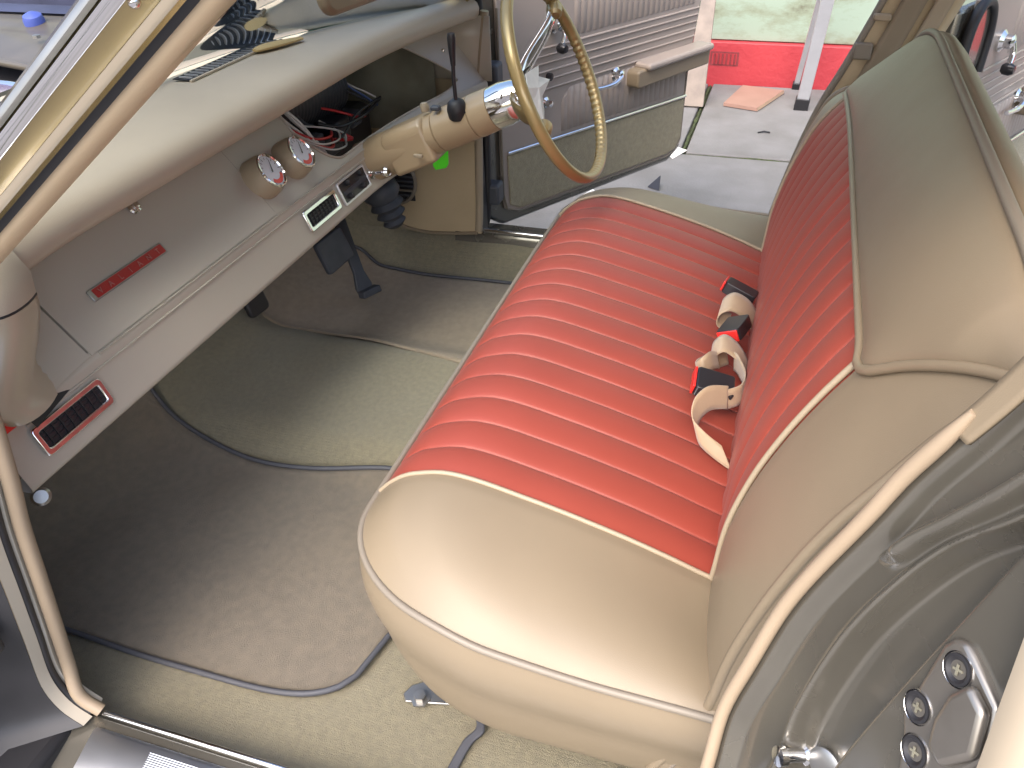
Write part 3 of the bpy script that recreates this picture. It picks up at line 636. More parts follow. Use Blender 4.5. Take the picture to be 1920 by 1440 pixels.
# air vents with chrome frames
apd = Vector((0, -.37, -1)).normalized()
def ay(z): return .432 + .37 * (z - .777)
def vent(xa, xb, n):
    wv, hv = xb - xa, .0435
    O = (xb, ay(.7755) - .0006, .7755)
    ou = rrect(wv, hv, .006, 4); inn = [(.009 + a * (wv - .018) / wv, .009 + b * (hv - .018) / hv) for a, b in rrect(wv, hv, .005, 4)]
    f = ring_prism('air_vent', ou, inn, O, (-1, 0, 0), apd, .006, 'chrome', dash, .002)
    ww = Vector((-1, 0, 0)).cross(apd)
    prism('vent_cavity', [(.007, .007), (wv - .007, .007), (wv - .007, hv - .007), (.007, hv - .007)], Vector(O) + ww * .0006, (-1, 0, 0), apd, .0006, 'black', f, 0)
    for k in range(n):
        c = .012 + (wv - .024) * (k + .5) / n
        prism('slat', [(c - .0011, .0095), (c + .0011, .0095), (c + .0011, hv - .0095), (c - .0011, hv - .0095)], Vector(O) + ww * .0012, (-1, 0, 0), apd, .003, 'black', f, 0)
    for k in range(3):
        bb = .012 + (hv - .024) * (k + .5) / 3
        prism('slat', [(.010, bb - .0012), (wv - .010, bb - .0012), (wv - .010, bb + .0012), (.010, bb + .0012)], Vector(O) + ww * .0012, (-1, 0, 0), apd, .0012, 'blackp', f, 0)
vent(.047, .175, 8); vent(.750, .878, 8)
# heater control plate
hc = ring_prism('heater_control', rrect(.122, .050, .004, 3), [(.0045 + a * .113 / .122, .0045 + b * .041 / .050) for a, b in rrect(.122, .050, .004, 3)], (1.016, .4315, .7775), (-1, 0, 0), apd, .005, 'alu', dash, .001)
ww = Vector((-1, 0, 0)).cross(apd)
prism('control_plate', [(.004, .004), (.118, .004), (.118, .046), (.004, .046)], Vector((1.016, .4315, .7775)) + ww * .001, (-1, 0, 0), apd, .0025, 'blackp', hc, 0)
prism('label_bar', [(.012, .023), (.110, .023), (.110, .032), (.012, .032)], Vector((1.016, .4315, .7775)) + ww * .0036, (-1, 0, 0), apd, .0008, 'slate', hc, 0)
for a, b in ((.028, .012), (.085, .012), (.035, .038), (.092, .038)):
    lathe('slider_knob', [(.006, 0), (.006, .008), (.004, .010), (.001, .010)], Vector((1.016 - a, .4315, .7775)) + apd * b + ww * .003, ww, 'black', hc, 12)
# chrome pull knobs
for x_, z_, l_ in ((1.038, .750, .03), (1.078, .742, .045), (1.11, .735, .035)):
    k = lathe('pull_knob', [(.013, 0), (.0135, .003), (.006, .006), (.0045, l_), (.010, l_ + .004), (.0125, l_ + .012), (.009, l_ + .018), (.001, l_ + .019)], (x_, ay(z_) + bow(x_), z_), (-.1, -1, .2), 'chrome', dash, 24)

so_ = smooth_path([(.995, .628, 1.0115), (1.02, .622, 1.012), (1.06, .606, 1.012), (1.11, .584, 1.012)], 5)
tag(tube('foam_strip', so_, [.006 + .012 * math.sin(math.pi * (i + 1) / (len(so_) + 1)) for i in range(len(so_))], 'ochre', None, 10, flat=.35, nrm=(0, 0, 1)), 'ochre foam strip lying on the dash top beside the defroster grille', 'foam strip')
# things inside the instrument opening
mods(grid('dash_end_plate', [[(1.4905, .285 + .27 * t, .835 + (.990 - .835) * q) for q in lin(0, 1, 4)] for t in lin(0, 1, 4)], 'dash', dash), solid=.003)
grid('cowl_side', [[(1.462, y, z) for z in lin(.70, .985, 5)] for y in lin(.43, .76, 4)], 'olive', car)
du = thing('heater_duct', 'black ribbed flexible heater duct behind the empty instrument opening', 'duct')
prof = []
for k in range(60):
    h_ = k / 59 * .30; prof.append((.066 + .003 * math.sin(k * 2.1), h_))
lathe('hose', prof, (.96, .630, .895), (1, .02, -.10), 'black', du, 28, 80)
lathe('hose_clamp', [(.062, 0), (.064, .004), (.064, .014), (.062, .018)], (1.20, .635, .871), (1, .02, -.10), 'dark', du, 28, capped=False)
cb = thing('wiper_motor', 'dark cluster of black brackets and plugs low in the instrument opening', 'bracket')
for lo, hi, m_ in (((.90, .56, .74), (1.02, .66, .82), 'blackp'), ((1.0, .53, .78), (1.05, .56, .83), 'slate'), ((1.06, .55, .75), (1.16, .64, .80), 'dark'), ((.95, .52, .80), (.985, .55, .835), 'blackp')):
    box('plug', lo, hi, m_, cb, .006)
box('bracket_plate', (.80, .60, .66), (1.42, .68, .79), 'black', cb, .02, 3)
box('relay', (1.12, .54, .775), (1.19, .60, .825), 'blackp', cb, .006)
box('relay', (1.22, .55, .78), (1.27, .60, .815), 'slate', cb, .005)
WIRES = [([(.825, .47, .955), (.83, .475, .90), (.845, .47, .86), (.87, .48, .81)], .0028, 'wirew', 'white wire hanging down the near edge of the instrument opening'),
         ([(.835, .475, .96), (.85, .47, .90), (.858, .468, .85), (.875, .49, .80)], .0028, 'wirew', 'white wire beside the outermost one in the instrument opening'),
         ([(.855, .48, .96), (.852, .476, .90), (.868, .472, .84), (.882, .49, .80)], .0032, 'wirew', 'thicker white wire crossing the other white wires in the opening'),
         ([(.862, .48, .955), (.90, .50, .90), (.95, .54, .85), (.99, .56, .83)], .0035, 'slate', 'grey cable slanting down in front of the ribbed duct'),
         ([(.815, .47, .885), (.86, .468, .85), (.92, .475, .835), (.965, .50, .83), (.98, .53, .81)], .003, 'wirer', 'red wire looping out of the lower near corner of the opening'),
         ([(.816, .468, .878), (.86, .464, .84), (.93, .47, .825), (.985, .50, .825), (1.0, .54, .84)], .0022, 'wirew', 'thin white wire looping beside the red wire'),
         ([(.83, .468, .855), (.88, .465, .822), (.94, .47, .81), (.99, .50, .81)], .002, 'wirew', 'lowest thin white wire in the instrument opening'),
         ([(1.215, .57, .925), (1.225, .555, .90), (1.232, .545, .88)], .006, 'wirer', 'short red sleeved connector hanging high in the opening'),
         ([(1.232, .545, .88), (1.235, .54, .86), (1.25, .53, .835), (1.27, .53, .81)], .003, 'wireb', 'blue wire running down below the red connector'),
         ([(1.232, .548, .88), (1.245, .54, .86), (1.275, .54, .84), (1.30, .54, .82)], .0022, 'wirew', 'pale wire running down beside the blue wire'),
         ([(1.17, .58, .955), (1.19, .56, .925), (1.205, .56, .89)], .007, 'wireg', 'pale green sleeved plug hanging beside the ribbed duct'),
         ([(.90, .52, .80), (1.0, .50, .815), (1.12, .49, .835), (1.24, .48, .84)], .003, 'wirek', 'black glossy cable running along the bottom of the opening'),
         ([(.97, .52, .81), (1.01, .50, .80), (1.05, .51, .81), (1.08, .54, .80)], .004, 'wirer', 'dark red wire coiled at the bottom of the opening'),
         ([(.90, .55, .86), (1.0, .54, .865), (1.06, .55, .87)], .003, 'wirek', 'black cable crossing below the ribbed duct'),
         ([(.80, .472, .94), (.82, .468, .88), (.835, .470, .84), (.86, .49, .80)], .0024, 'wirew', 'nearest of the white wires beside the gauges'),
         ([(.815, .47, .95), (.845, .462, .91), (.86, .465, .87), (.868, .48, .83)], .0024, 'wirew', 'slack white wire crossing the near corner of the opening'),
         ([(.82, .474, .87), (.87, .47, .83), (.91, .478, .818), (.95, .50, .82)], .0034, 'wirer', 'thick red wire lying below the white wires'),
         ([(.98, .53, .84), (1.05, .50, .828), (1.15, .49, .826), (1.26, .50, .83)], .0045, 'wirek', 'thick black harness lying along the lower edge of the opening'),
         ([(1.05, .55, .87), (1.10, .52, .845), (1.13, .50, .825), (1.17, .51, .815)], .003, 'wirer', 'dark red wire dropping beside the black harness'),
         ([(1.18, .56, .90), (1.19, .53, .87), (1.22, .52, .84), (1.25, .53, .82)], .003, 'wirek', 'black wire hanging below the inner cowl panel'),
         ([(.93, .53, .85), (.97, .505, .835), (1.0, .50, .815), (.98, .50, .80)], .0022, 'wirew', 'short pale wire end curling over the plugs')]
for pts, r_, m_, lab in WIRES:
    pts = [(a + (.092 if a < 1.02 else .05), b + .8 * (c - .81), c) for a, b, c in pts]
    tag(tube('wire', smooth_path(pts, 6), r_, m_, None, 7), lab, 'wire', 'loose wires in the instrument opening')

# ================================================================== steering column and wheel
TH = .4267; WN = Vector((0, -math.cos(TH), math.sin(TH))); WV = Vector((0, math.sin(TH), math.cos(TH))); WC = Vector((1.08, 0.0, .961))
def CA(d): return WC - WN * d          # point on the column axis, d metres forward of the wheel plane
sc_ = thing('steering_column', 'tan steering column with a bronze rimmed wheel leaving the dashboard', 'steering column')
AX = -WN
lathe('upper_collar', [(.041, .148), (.0445, .150), (.0455, .175), (.0455, .195), (.042, .1965)], WC, AX, 'column', sc_, 40)
lathe('shroud', [(.040, .196), (.0445, .1985), (.045, .24), (.0445, .284), (.041, .286)], WC, AX, 'column', sc_, 40)
lathe('lower_housing', [(.039, .286), (.043, .2885), (.044, .34), (.046, .38), (.048, .42), (.048, .50)], WC, AX, 'column', sc_, 40)
ub = prism('mounting_bracket', [(-.045, -.050), (.045, -.050), (.045, .030), (.032, .046), (-.032, .046), (-.045, .030)], CA(.305) , (1, 0, 0), WV, -.11 if Vector((1, 0, 0)).cross(WV).dot(AX) < 0 else .11, 'column', sc_, .018, 5)
box('slot_plate', (1.02, .285, .80), (1.028, .305, .808), 'tan_light', sc_, .002)
bs = lathe('lever_boot', [(.021, -.01), (.0215, .006), (.018, .02), (.010, .027), (.006, .028)], CA(.228) + Vector((-.030, 0, .03)), (-.35, .0, 1), 'black', sc_, 28)
lv = tube('stalk', [tuple(CA(.228) + Vector((-.036, 0, .055))), tuple(CA(.228) + Vector((-.040, .0, .10))), tuple(CA(.228) + Vector((-.042, -.002, .13)))], .0042, 'blackp', sc_, 10)
tube('stalk_grip', [tuple(CA(.228) + Vector((-.042, -.002, .125))), tuple(CA(.228) + Vector((-.043, -.002, .15))), tuple(CA(.228) + Vector((-.045, -.003, .178))), tuple(CA(.228) + Vector((-.045, -.003, .186)))], [.0052, .007, .009, .0075], 'blackp', sc_, 12)
lathe('warning_knob', [(.009, 0), (.010, .012), (.007, .018), (.001, .019)], CA(.30) + WV * .05, WV + Vector((0, -.3, 0)), 'tan_light', sc_, 16)
box('ignition_stub', (1.05, .25, .893), (1.066, .27, .903), 'slate', sc_, .003)

whl = bpy.data.objects.new('steering_wheel', None); COL.objects.link(whl); whl.empty_display_size = .05; whl.parent = sc_; whl['label'] = 'bronze two spoke steering wheel with chrome hub and finger grips'
RW = .197
NR = 440; rows = []
for i in range(NR):
    a = 2 * math.pi * i / NR; rad = Vector((1, 0, 0)) * math.cos(a) + WV * math.sin(a); ctr = WC + rad * RW
    ring = []
    for k in range(14):
        b = 2 * math.pi * k / 14
        gr_ = .0015 * math.sin(i * 2 * math.pi / 5) * max(0, -math.cos(b - .5)) * sstep(.05, .2, abs(math.sin(a - .35)))
        rr = .0112 + gr_
        ring.append(ctr + rad * math.cos(b) * rr * .92 + WN * math.sin(b) * rr * 1.12)
    rows.append(ring)
grid('rim', rows, 'bronze', whl, cu=True, cv=True)
# bright insert on the lower far part of the rim
ins = []
for i in range(30):
    a = R(-78 + 52 * i / 29); rad = Vector((1, 0, 0)) * math.cos(a) + WV * math.sin(a); ctr = WC + rad * RW
    ins.append([ctr + (rad * math.cos(b) * .0118 + WN * math.sin(b) * .0135) for b in lin(R(10), R(120), 6)])
lathe('hub', [(.030, .150), (.044, .148), (.045, .12), (.040, .095), (.034, .078), (.030, .070), (.001, .066)], WC, AX, 'chrome', whl, 40)
def spoke(a, m, w0, w1, nm):
    rad = Vector((1, 0, 0)) * math.cos(a) + WV * math.sin(a); tan = WN.cross(rad)
    rws = []
    for t in lin(0, 1, 14):
        c = WC - WN * (.085 * (1 - sstep(.05, .95, t)) + .004) + rad * (.02 + (RW - .026) * t)
        wd = w0 + (w1 - w0) * t; th = .009 - .003 * t
        rws.append([c + tan * wd * math.cos(b) + WN * th * math.sin(b) for b in [2 * math.pi * k / 12 for k in range(12)]])
    return grid(nm, rws, m, whl, cv=True, caps=True)
s1 = spoke(R(39), 'chrome', .022, .013, 'spoke'); s2 = spoke(R(194), 'bronze', .030, .014, 'spoke')
def cuff(a):
    rad = Vector((1, 0, 0)) * math.cos(a) + WV * math.sin(a)
    return lathe('spoke_cuff', [(.010, 0), (.016, .006), (.0165, .022), (.012, .03)], WC + rad * (RW - .034), rad, 'bronze', whl, 20)
cuff(R(39)); cuff(R(194))
# upper bright spoke strip: chrome blade over the wheel spoke
pap = thing('protective_paper', 'torn white paper taped over the steering wheel hub', 'paper')
pts = [(0.0, 0.038), (0.077, 0.033), (0.06, 0.019), (0.109, -0.006), (0.035, -0.02), (0.022, -0.048), (-0.024, -0.062), (-0.035, -0.046), (-0.03, -0.017), (-0.027, 0.016)]
cpt = WC - WN * .058
vsx = [cpt + WN * .006 + Vector((.02, 0, 0))] + [cpt + Vector((1, 0, 0)) * a + WV * b + WN * (.004 * math.sin(i * 2.3)) for i, (a, b) in enumerate(pts)]
po = mesh('sheet', vsx, [(0, i + 1, (i + 1) % 10 + 1) for i in range(10)], 'paper', pap, False); mods(po, solid=.0012)

kt = thing('key_tag', 'bright green plastic key tag hanging under the steering column', 'key tag')
prism('tag', [(0, .012), (.006, .0), (.036, -.004), (.044, .004), (.046, .036), (.030, .046), (.024, .028), (.016, .032), (.004, .026)], (1.078, .288, .752), (1, -.55, 0), (0, 0, 1), .004, 'green', kt, .002)
tube('ring', [(1.118 + .008 * math.cos(a), .262, .805 + .010 * math.sin(a)) for a in lin(0, 5.9, 14)], .0015, 'steel', kt, 6)

# mirror edge at the top of the screen
mi = thing('rear_view_mirror', 'brown backed rear view mirror hanging in front of the windscreen', 'mirror')
prism('mirror_shell', rrect(.22, .06, .026, 6), (.68, .262, 1.150), (.98, -.12, 0), (0, .15, 1), -.022, 'tan', mi, .008, 3)
tube('mirror_stem', [(.79, .255, 1.18), (.785, .20, 1.26), (.775, .10, 1.34)], .007, 'steel', mi, 10)

# ================================================================== pedals
ap = thing('accelerator_pedal', 'dark worn accelerator pedal standing on the brown driver mat', 'pedal')
prism('blade', [(-.022, 0), (.022, 0), (.026, .02), (.016, .06), (.018, .20), (.014, .26), (-.014, .26), (-.018, .20), (-.016, .06), (-.026, .02)], (1.215, .585, .327), (.90, -.42, 0), (-.10, .42, .9), .012, 'slate', ap, .003)
prism('hinge_foot', [(-.03, 0), (.032, 0), (.030, .02), (-.028, .02)], (1.215, .578, .322), (.90, -.42, 0), (0, .3, 1), .03, 'slate', ap, .004)
bp_ = thing('brake_pedal', 'wide dark rubber brake pedal pad hanging below the dashboard', 'pedal')
prism('pad', rrect(.115, .085, .010, 4), (1.045, .585, .465), (.96, -.05, .0), (0, .35, .9), .016, 'slate', bp_, .004)
for k in range(5): prism('grip_rib', [(.012, .012 + k * .014), (.103, .012 + k * .014), (.103, .018 + k * .014), (.012, .018 + k * .014)], Vector((1.045, .585, .465)) + Vector((0, -.9, .35)).normalized() * .0005, (.96, -.05, 0), (0, .35, .9), -.003, 'slate', bp_, .001)
tube('arm', smooth_path([(1.10, .60, .52), (1.11, .66, .60), (1.11, .68, .72), (1.10, .62, .80)], 5), .012, 'dark', bp_, 8)
tag(prism('parking_brake_pedal', rrect(.06, .07, .012, 4), (.715, .585, .53), (.9, -.1, 0), (0, .3, .9), .016, 'black', None, .005), 'small black pedal pad under the middle of the dashboard', 'pedal')
boot = thing('column_boot', 'dark ribbed rubber boot hanging under the steering column', 'boot')
lathe('bellows', [(.02, 0), (.032, .012), (.024, .022), (.040, .036), (.030, .048), (.046, .062), (.036, .076), (.05, .095), (.046, .12), (.03, .13)], (1.285, .50, .505), (-.1, .25, .9), 'slate', boot, 26, 70)

# ================================================================== floor mats
def fmat(name, label, xl, xr, y0, y1, ybind, sides, mm='mat'):
    t = thing(name, label, 'floor mat'); ysx = lin(y0, y1, 60); rows = []
    for y in ysx:
        a, b = sinterp(xl, y), sinterp(xr, y)
        rows.append([(x, y, floor_z(x, y) + .008 + .003 * math.sin(x * 9 + y * 11)) for x in lin(a, b, 36)])
    o = grid('mat_surface', rows, mm, t); mods(o, solid=.006, off=1)
    for tab in sides:
        pts = [(sinterp(tab, y), y) for y in ysx]
        tube('binding', [(x, y, floor_z(x, y) + .011 + .003 * math.sin(x * 9 + y * 11)) for x, y in pts], .0048, 'binding', t, 8)
    a, b = sinterp(xl, y0), sinterp(xr, y0)
    tube('binding', [(x, y0, floor_z(x, y0) + .010) for x in lin(a, b, 20)], .0048, 'binding', t, 8)
XL = [(.05, .20), (.056, .155), (.07, .105), (.105, .072), (.16, .056), (.256, .052), (.45, .055), (.58, .057), (1.0, .06)]
XR = [(.05, .555), (.212, .555), (.399, .524), (.557, .531), (.735, .575), (.89, .646), (1.0, .70)]
fmat('floor_mat', 'brown passenger floor mat with dark bound edge in the near footwell', XL, XR, .05, 1.0, 1, [XL, XR])
XL2 = [(-.1, .89), (.185, .915), (.453, .975), (.795, 1.03), (1.0, 1.06)]; XR2 = [(-.1, 1.38), (.194, 1.395), (.402, 1.393), (.605, 1.395), (.714, 1.44), (1.0, 1.45)]
fmat('floor_mat', 'brown driver floor mat under the pedals in the far footwell', XL2, XR2, -.1, .98, 1, [XR2], 'mat2')

# ================================================================== front bench seat
seat = thing('bench_seat', 'front bench seat in tan vinyl with red pleated inserts and piping', 'bench seat')
W0, W1 = 0.0, 1.37; RX0, RX1 = .20, 1.17
def yf(x):
    d = min(x - W0, W1 - x)
    if d >= .17: return .022
    q = max(0, (.17 - d) / .17); return .022 - .24 * (1 - math.sqrt(max(0, 1 - q * q)))
ZP = [(-.56, .572), (-.44, .604), (-.38, .626), (-.31, .649), (-.2, .678), (-.093, .697), (-.03, .682), (0, .661), (.022, .637)]
ZE = [(-.56, .60), (-.44, .608), (-.32, .612), (-.2, .626), (-.13, .636), (-.07, .634), (.022, .636)]
def ztopc(x, y):
    d = min(x - W0, W1 - x); v = yf(x) - y
    zc = sinterp(ZP, .022 - v * (1 if d >= .17 else 1)); ze = sinterp(ZE, y)
    s = min(1, d / .2); f = 1 - (1 - s) ** 2.3
    return ze + (zc - ze) * f - .012 * max(0, (x - .9) / .4) ** 2 
YB = -.52
per_x = [W0 + .17 * (1 - math.cos(a)) for a in lin(0, math.pi / 2, 22)] + lin(.18, W1 - .18, 60) + [W1 - .17 * (1 - math.cos(a)) for a in lin(math.pi / 2, 0, 22)]
vv_ = [(t ** 1.7) for t in lin(0, 1, 40)]
rows = []
for x in per_x:
    rowp = []
    for v in vv_:
        y = yf(x) + (YB - yf(x)) * v; z = ztopc(x, y)
        if RX0 < x < RX1: z -= .009 * min(1, (x - RX0) / .012, (RX1 - x) / .012) * sstep(0, .01, yf(x) - y)
        rowp.append((x, y, z))
    rows.append(rowp)
cush = grid('cushion', rows, 'tan', seat)
perim = [(W0, y, sinterp(ZE, y)) for y in lin(YB, yf(W0) - .004, 18)] + [(x, yf(x), ztopc(x, yf(x))) for x in per_x] + [(W1, y, sinterp(ZE, y) - .012) for y in lin(yf(W1) - .004, YB, 18)]
tube('piping', perim, .0048, 'tan_grey', cush, 10)
PP = [Vector(p) for p in perim]; bx = []
for i, p in enumerate(PP):
    t = (PP[min(i + 1, len(PP) - 1)] - PP[max(i - 1, 0)]); t.z = 0; t.normalize(); nrm = Vector((-t.y, t.x, 0))
    if nrm.dot(Vector((p.x - .68, p.y + .25, 0))) < 0: nrm = -nrm
    fr = max(0, nrm.y)
    col = []
    for s in lin(0, 1, 14):
        ins_ = .030 + .022 * fr
        off = .010 * math.sin(min(1, s * 2.2) * math.pi) * (1 - s) - ins_ * s ** 2.6 - .015 * sstep(.88, 1, s)
        zz = p.z - .004 + (.403 - p.z) * s + (.015 * s * max(0, -p.y * 1.2) )
        col.append(tuple(Vector((p.x, p.y, 0)) + nrm * off + Vector((0, 0, zz))))
    bx.append(col)
grid('cushion_side', bx, 'tan', cush)
NP = 16; pw = (RX1 - RX0) / NP
for k in range(NP):
    xa = RX0 + pw * k; hh = .0075 + random.uniform(-.0007, .0007); rws = []
    for t in [0, .02, .06, .13, .24, .37, .5, .63, .76, .87, .94, .98, 1]:
        x = xa + pw * t; prof_ = (math.sin(math.pi * t)) ** .34 if 0 < t < 1 else 0
        rp = []
        for v in [(q ** 1.5) for q in lin(0, 1, 34)]:
            y = yf(x) - .003 + (YB - yf(x)) * v; fade = sstep(0, .035, v)
            rp.append((x, y, ztopc(x, y) - .006 + (hh * prof_) * (.35 + .65 * fade)))
        rws.append(rp)
    grid('pleat', rws, 'red', cush)
for xx in (RX0, RX1):
    tube('insert_piping', [(xx, y, ztopc(xx, y) + .001) for y in lin(.02, -.46, 40)], .0034, 'tan_light', cush, 8)
fb = box('seat_frame', (.10, -.45, .315), (1.27, -.10, .41), 'dark', seat, .01)
br = prism('floor_bracket', [(0, 0), (.03, -.004), (.10, -.012), (.10, .03), (.03, .034), (.008, .028), (-.004, .014)], (.098, -.024, .305), (.35, -1, 0), (.9, .35, 0), .004, 'steel', seat, .0015)
lathe('bolt', [(.016, 0), (.016, .003), (.0095, .0035), (.0095, .012), (.001, .0125)], (.108, -.045, .309), (0, 0, 1), 'steel', br, 6, 20)
lathe('bolt', [(.014, 0), (.014, .003), (.009, .0035), (.009, .011), (.001, .0115)], (.07, -.36, .306), (0, 0, 1), 'steel', seat, 6, 20)

# backrest
BP = [(.46, -.405), (.53, -.425), (.604, -.439), (.70, -.447), (.78, -.465), (.85, -.490), (.912, -.519), (.965, -.549), (1.05, -.598), (1.12, -.640)]
BX0, BX1 = .008, 1.365
def top_z(x): return 1.12 - .135 * max(0, (x - .80) / .42) ** 2 - .04 * max(0, (.15 - x) / .15) ** 2
def bprof(x, s, off=0.0):
    z0 = .46 + (1.12 - .46) * s; y = sinterp(BP, z0); z = z0 - (1.12 - top_z(x)) * max(0, (s - .62) / .38) ** 1.4
    ee = max(0, (.2 - x) / .2); ef = max(0, (x - 1.17) / .2)
    y += -.028 * ee ** 2.2 * math.sin(min(1, s * 1.15) * math.pi) - .03 * ef ** 2.2
    # outward normal of the profile (forward and up)
    dz = .01; y2 = sinterp(BP, min(1.12, z0 + dz)); y1 = sinterp(BP, max(.46, z0 - dz)); n_ = Vector((0, 2 * dz, -(y2 - y1))).normalized()
    return Vector((x, y, z)) + n_ * off
bxs = [BX0 + .02 * (1 - math.cos(a)) for a in lin(0, math.pi / 2, 5)] + lin(.04, BX1 - .04, 70) + [BX1 - .02 * (1 - math.cos(a)) for a in lin(math.pi / 2, 0, 5)]
def backring(x):
    red = -.008 if RX0 < x < RX1 else 0
    r = [bprof(x, s, red if .03 < s < .75 else 0) for s in lin(0, 1, 44)]
    t = r[-1]; dzt = top_z(x) - 1.12
    r += [Vector((x, y, z + dzt * f)) for y, z, f in ((-.648, 1.124, 1), (-.658, 1.121, 1), (-.672, 1.107, 1), (-.690, 1.083, 1), (-.706, 1.052, .9), (-.720, .98, .5), (-.728, .8, 0), (-.72, .46, 0), (-.60, .44, 0))]
    ed = min(x - BX0, BX1 - x); k = .988 + .012 * min(1, ed / .02)
    c = Vector((x, -.58, .78)); return [tuple(c + (p - c) * k) for p in r]
back = grid('backrest', [backring(x) for x in bxs], 'tan', seat, cv=True, caps=True)
tube('top_piping', [tuple(bprof(x, 1.0, .006)) for x in lin(.03, BX1 - .05, 60)], .0058, 'tan_grey', back, 10)
tube('side_piping', [tuple(bprof(BX0 + .004, s, .002)) for s in lin(0.0, 1.0, 50)], .006, 'tan', back, 10)
tube('side_seam', [tuple(bprof(BX0 + .002, s, -.012)) for s in lin(0.0, 1.0, 50)], .003, 'tan_grey', back, 8)
tube('side_piping', [tuple(bprof(BX1 - .004, s, .002)) for s in lin(0.0, 1.0, 50)], .006, 'tan', back, 10)
def hb_(x):     # lower edge of the header pad as profile parameter
    s0 = .765
    n1 = max(0, (.185 - x) / .165); n2 = max(0, (x - 1.185) / .17)
    return s0 + .20 * min(1, n1) ** 1.2 + .22 * min(1, n2) ** 1.3 - .012 * math.exp(-((x - .165) / .03) ** 2)
hx = lin(.022, BX1 - .03, 80)
hd = []
for x in hx:
    a = hb_(x); row = []
    for t in lin(0, 1, 18):
        puff = .004 + .014 * (math.sin(math.pi * min(1, t * 1.0)) ** .5 if 0 < t < 1 else 0)
        row.append(tuple(bprof(x, a + (.997 - a) * t, puff * (1 if .06 < x < BX1 - .06 else .7))))
    hd.append(row)
grid('header', hd, 'tan', back)
tube('header_piping', [tuple(bprof(x, hb_(x) - .002, .005)) for x in hx], .0052, 'tan', back, 10)
for k in range(NP):
    xa = RX0 + pw * k; hh = .0075 + random.uniform(-.0007, .0007); rws = []
    for t in [0, .02, .06, .13, .24, .37, .5, .63, .76, .87, .94, .98, 1]:
        x = xa + pw * t; prof_ = (math.sin(math.pi * t)) ** .34 if 0 < t < 1 else 0
        rws.append([tuple(bprof(x, s, -.006 + hh * prof_)) for s in lin(.03, .772, 30)])
    grid('pleat', rws, 'red', back)
for xx in (RX0, RX1):
    tube('insert_piping', [tuple(bprof(xx, s, .001)) for s in lin(.1, .762, 40)], .0038, 'tan_light', back, 8)

# ================================================================== seat belts in the seat crease
def buckle(nm_label, c, fw, upv, ln=.058, wd=.030, th=.017):
    t = thing('belt_buckle', nm_label, 'buckle', group='seat belt buckles in the seat crease')
    c = Vector(c); fw = Vector(fw).normalized(); upv = Vector(upv); upv = (upv - fw * upv.dot(fw)).normalized(); sd_ = fw.cross(upv)
    prism('body', rrect(ln, wd, .005, 3), c - fw * ln * .5 - sd_ * wd / 2, fw, sd_, th, 'blackp', t, .003, 3)
    o_ = Vector(c) + fw * (ln * .5 + .0004) - sd_ * (wd / 2 - .002)
    nn = fw.cross(sd_)
    prism('release_button', [(0, .001), (wd - .004, .001), (wd - .004, th - .001), (wd * .6, th - .001), (wd * .5, th * .6), (wd * .4, th - .001), (0, th - .001)], o_, sd_, nn, .004 if sd_.cross(nn).dot(fw) > 0 else -.004, 'redplastic', t, .001)
    return t
buckle('black buckle with red button farthest along the seat crease', (.858, -.414, .672), (.2, 1, .35), (.1, -.3, 1), .06, .036, .022)
buckle('middle black buckle with red button turned towards the near door', (.718, -.408, .676), (-1, .25, .05), (0, .45, 1), .062, .040, .022)
buckle('black buckle with red button nearest to the open door', (.535, -.400, .676), (-.1, 1, .25), (-.2, -.3, 1), .06, .046, .022)
g_ = 'tan webbing belts in the seat crease'
def belt(label, pts, wd, width=.046):
    pts = [(a, -.435 + (b + .435) * .86 - .003, .60 + (c - .60) * .93) for a, b, c in pts]
    o = strap('belt_webbing', pts, wd, width * .86, 'web', None, .0016, 8); tag(o, label, 'seat belt', g_); return o
belt('tan belt webbing looped beside the farthest buckle', [(.81, -.46, .60), (.80, -.43, .655), (.79, -.395, .682), (.785, -.372, .672), (.785, -.37, .650), (.79, -.39, .635)], (.9, -.1, .5))
belt('tan belt webbing folded between the middle and near buckles', [(.640, -.46, .60), (.640, -.43, .66), (.636, -.395, .690), (.63, -.375, .678), (.635, -.372, .655)], (.9, .1, .35), .042)
belt('small round loop of tan belt webbing lying forward on the red pleats', [(.66, -.40, .648), (.635, -.375, .650), (.605, -.355, .655), (.582, -.352, .662), (.575, -.362, .678), (.59, -.375, .683), (.615, -.385, .668)], (.15, .3, 1), .036)
belt('curled tan belt webbing standing behind the nearest buckle', [(.63, -.415, .66), (.61, -.425, .664), (.57, -.44, .664), (.535, -.437, .664), (.515, -.415, .664)], (.1, .1, 1), .04)
belt('large tan belt loop nearest to the open door', [(.515, -.415, .668), (.49, -.385, .680), (.465, -.368, .672), (.44, -.37, .655), (.425, -.395, .642), (.415, -.43, .628)], ((.15, .1, 1), (.5, .5, .7)), .046)
tag(strap('floor_cable', [(.16, -.15, .318), (.115, -.139, .312), (.085, -.150, .311), (.06, -.138, .309), (.0, -.13, .311), (-.06, -.128, .340)], (.1, 1, 0), .013, 'binding', None, .006), 'flat grey cable crossing the carpet under the near seat end', 'cable')

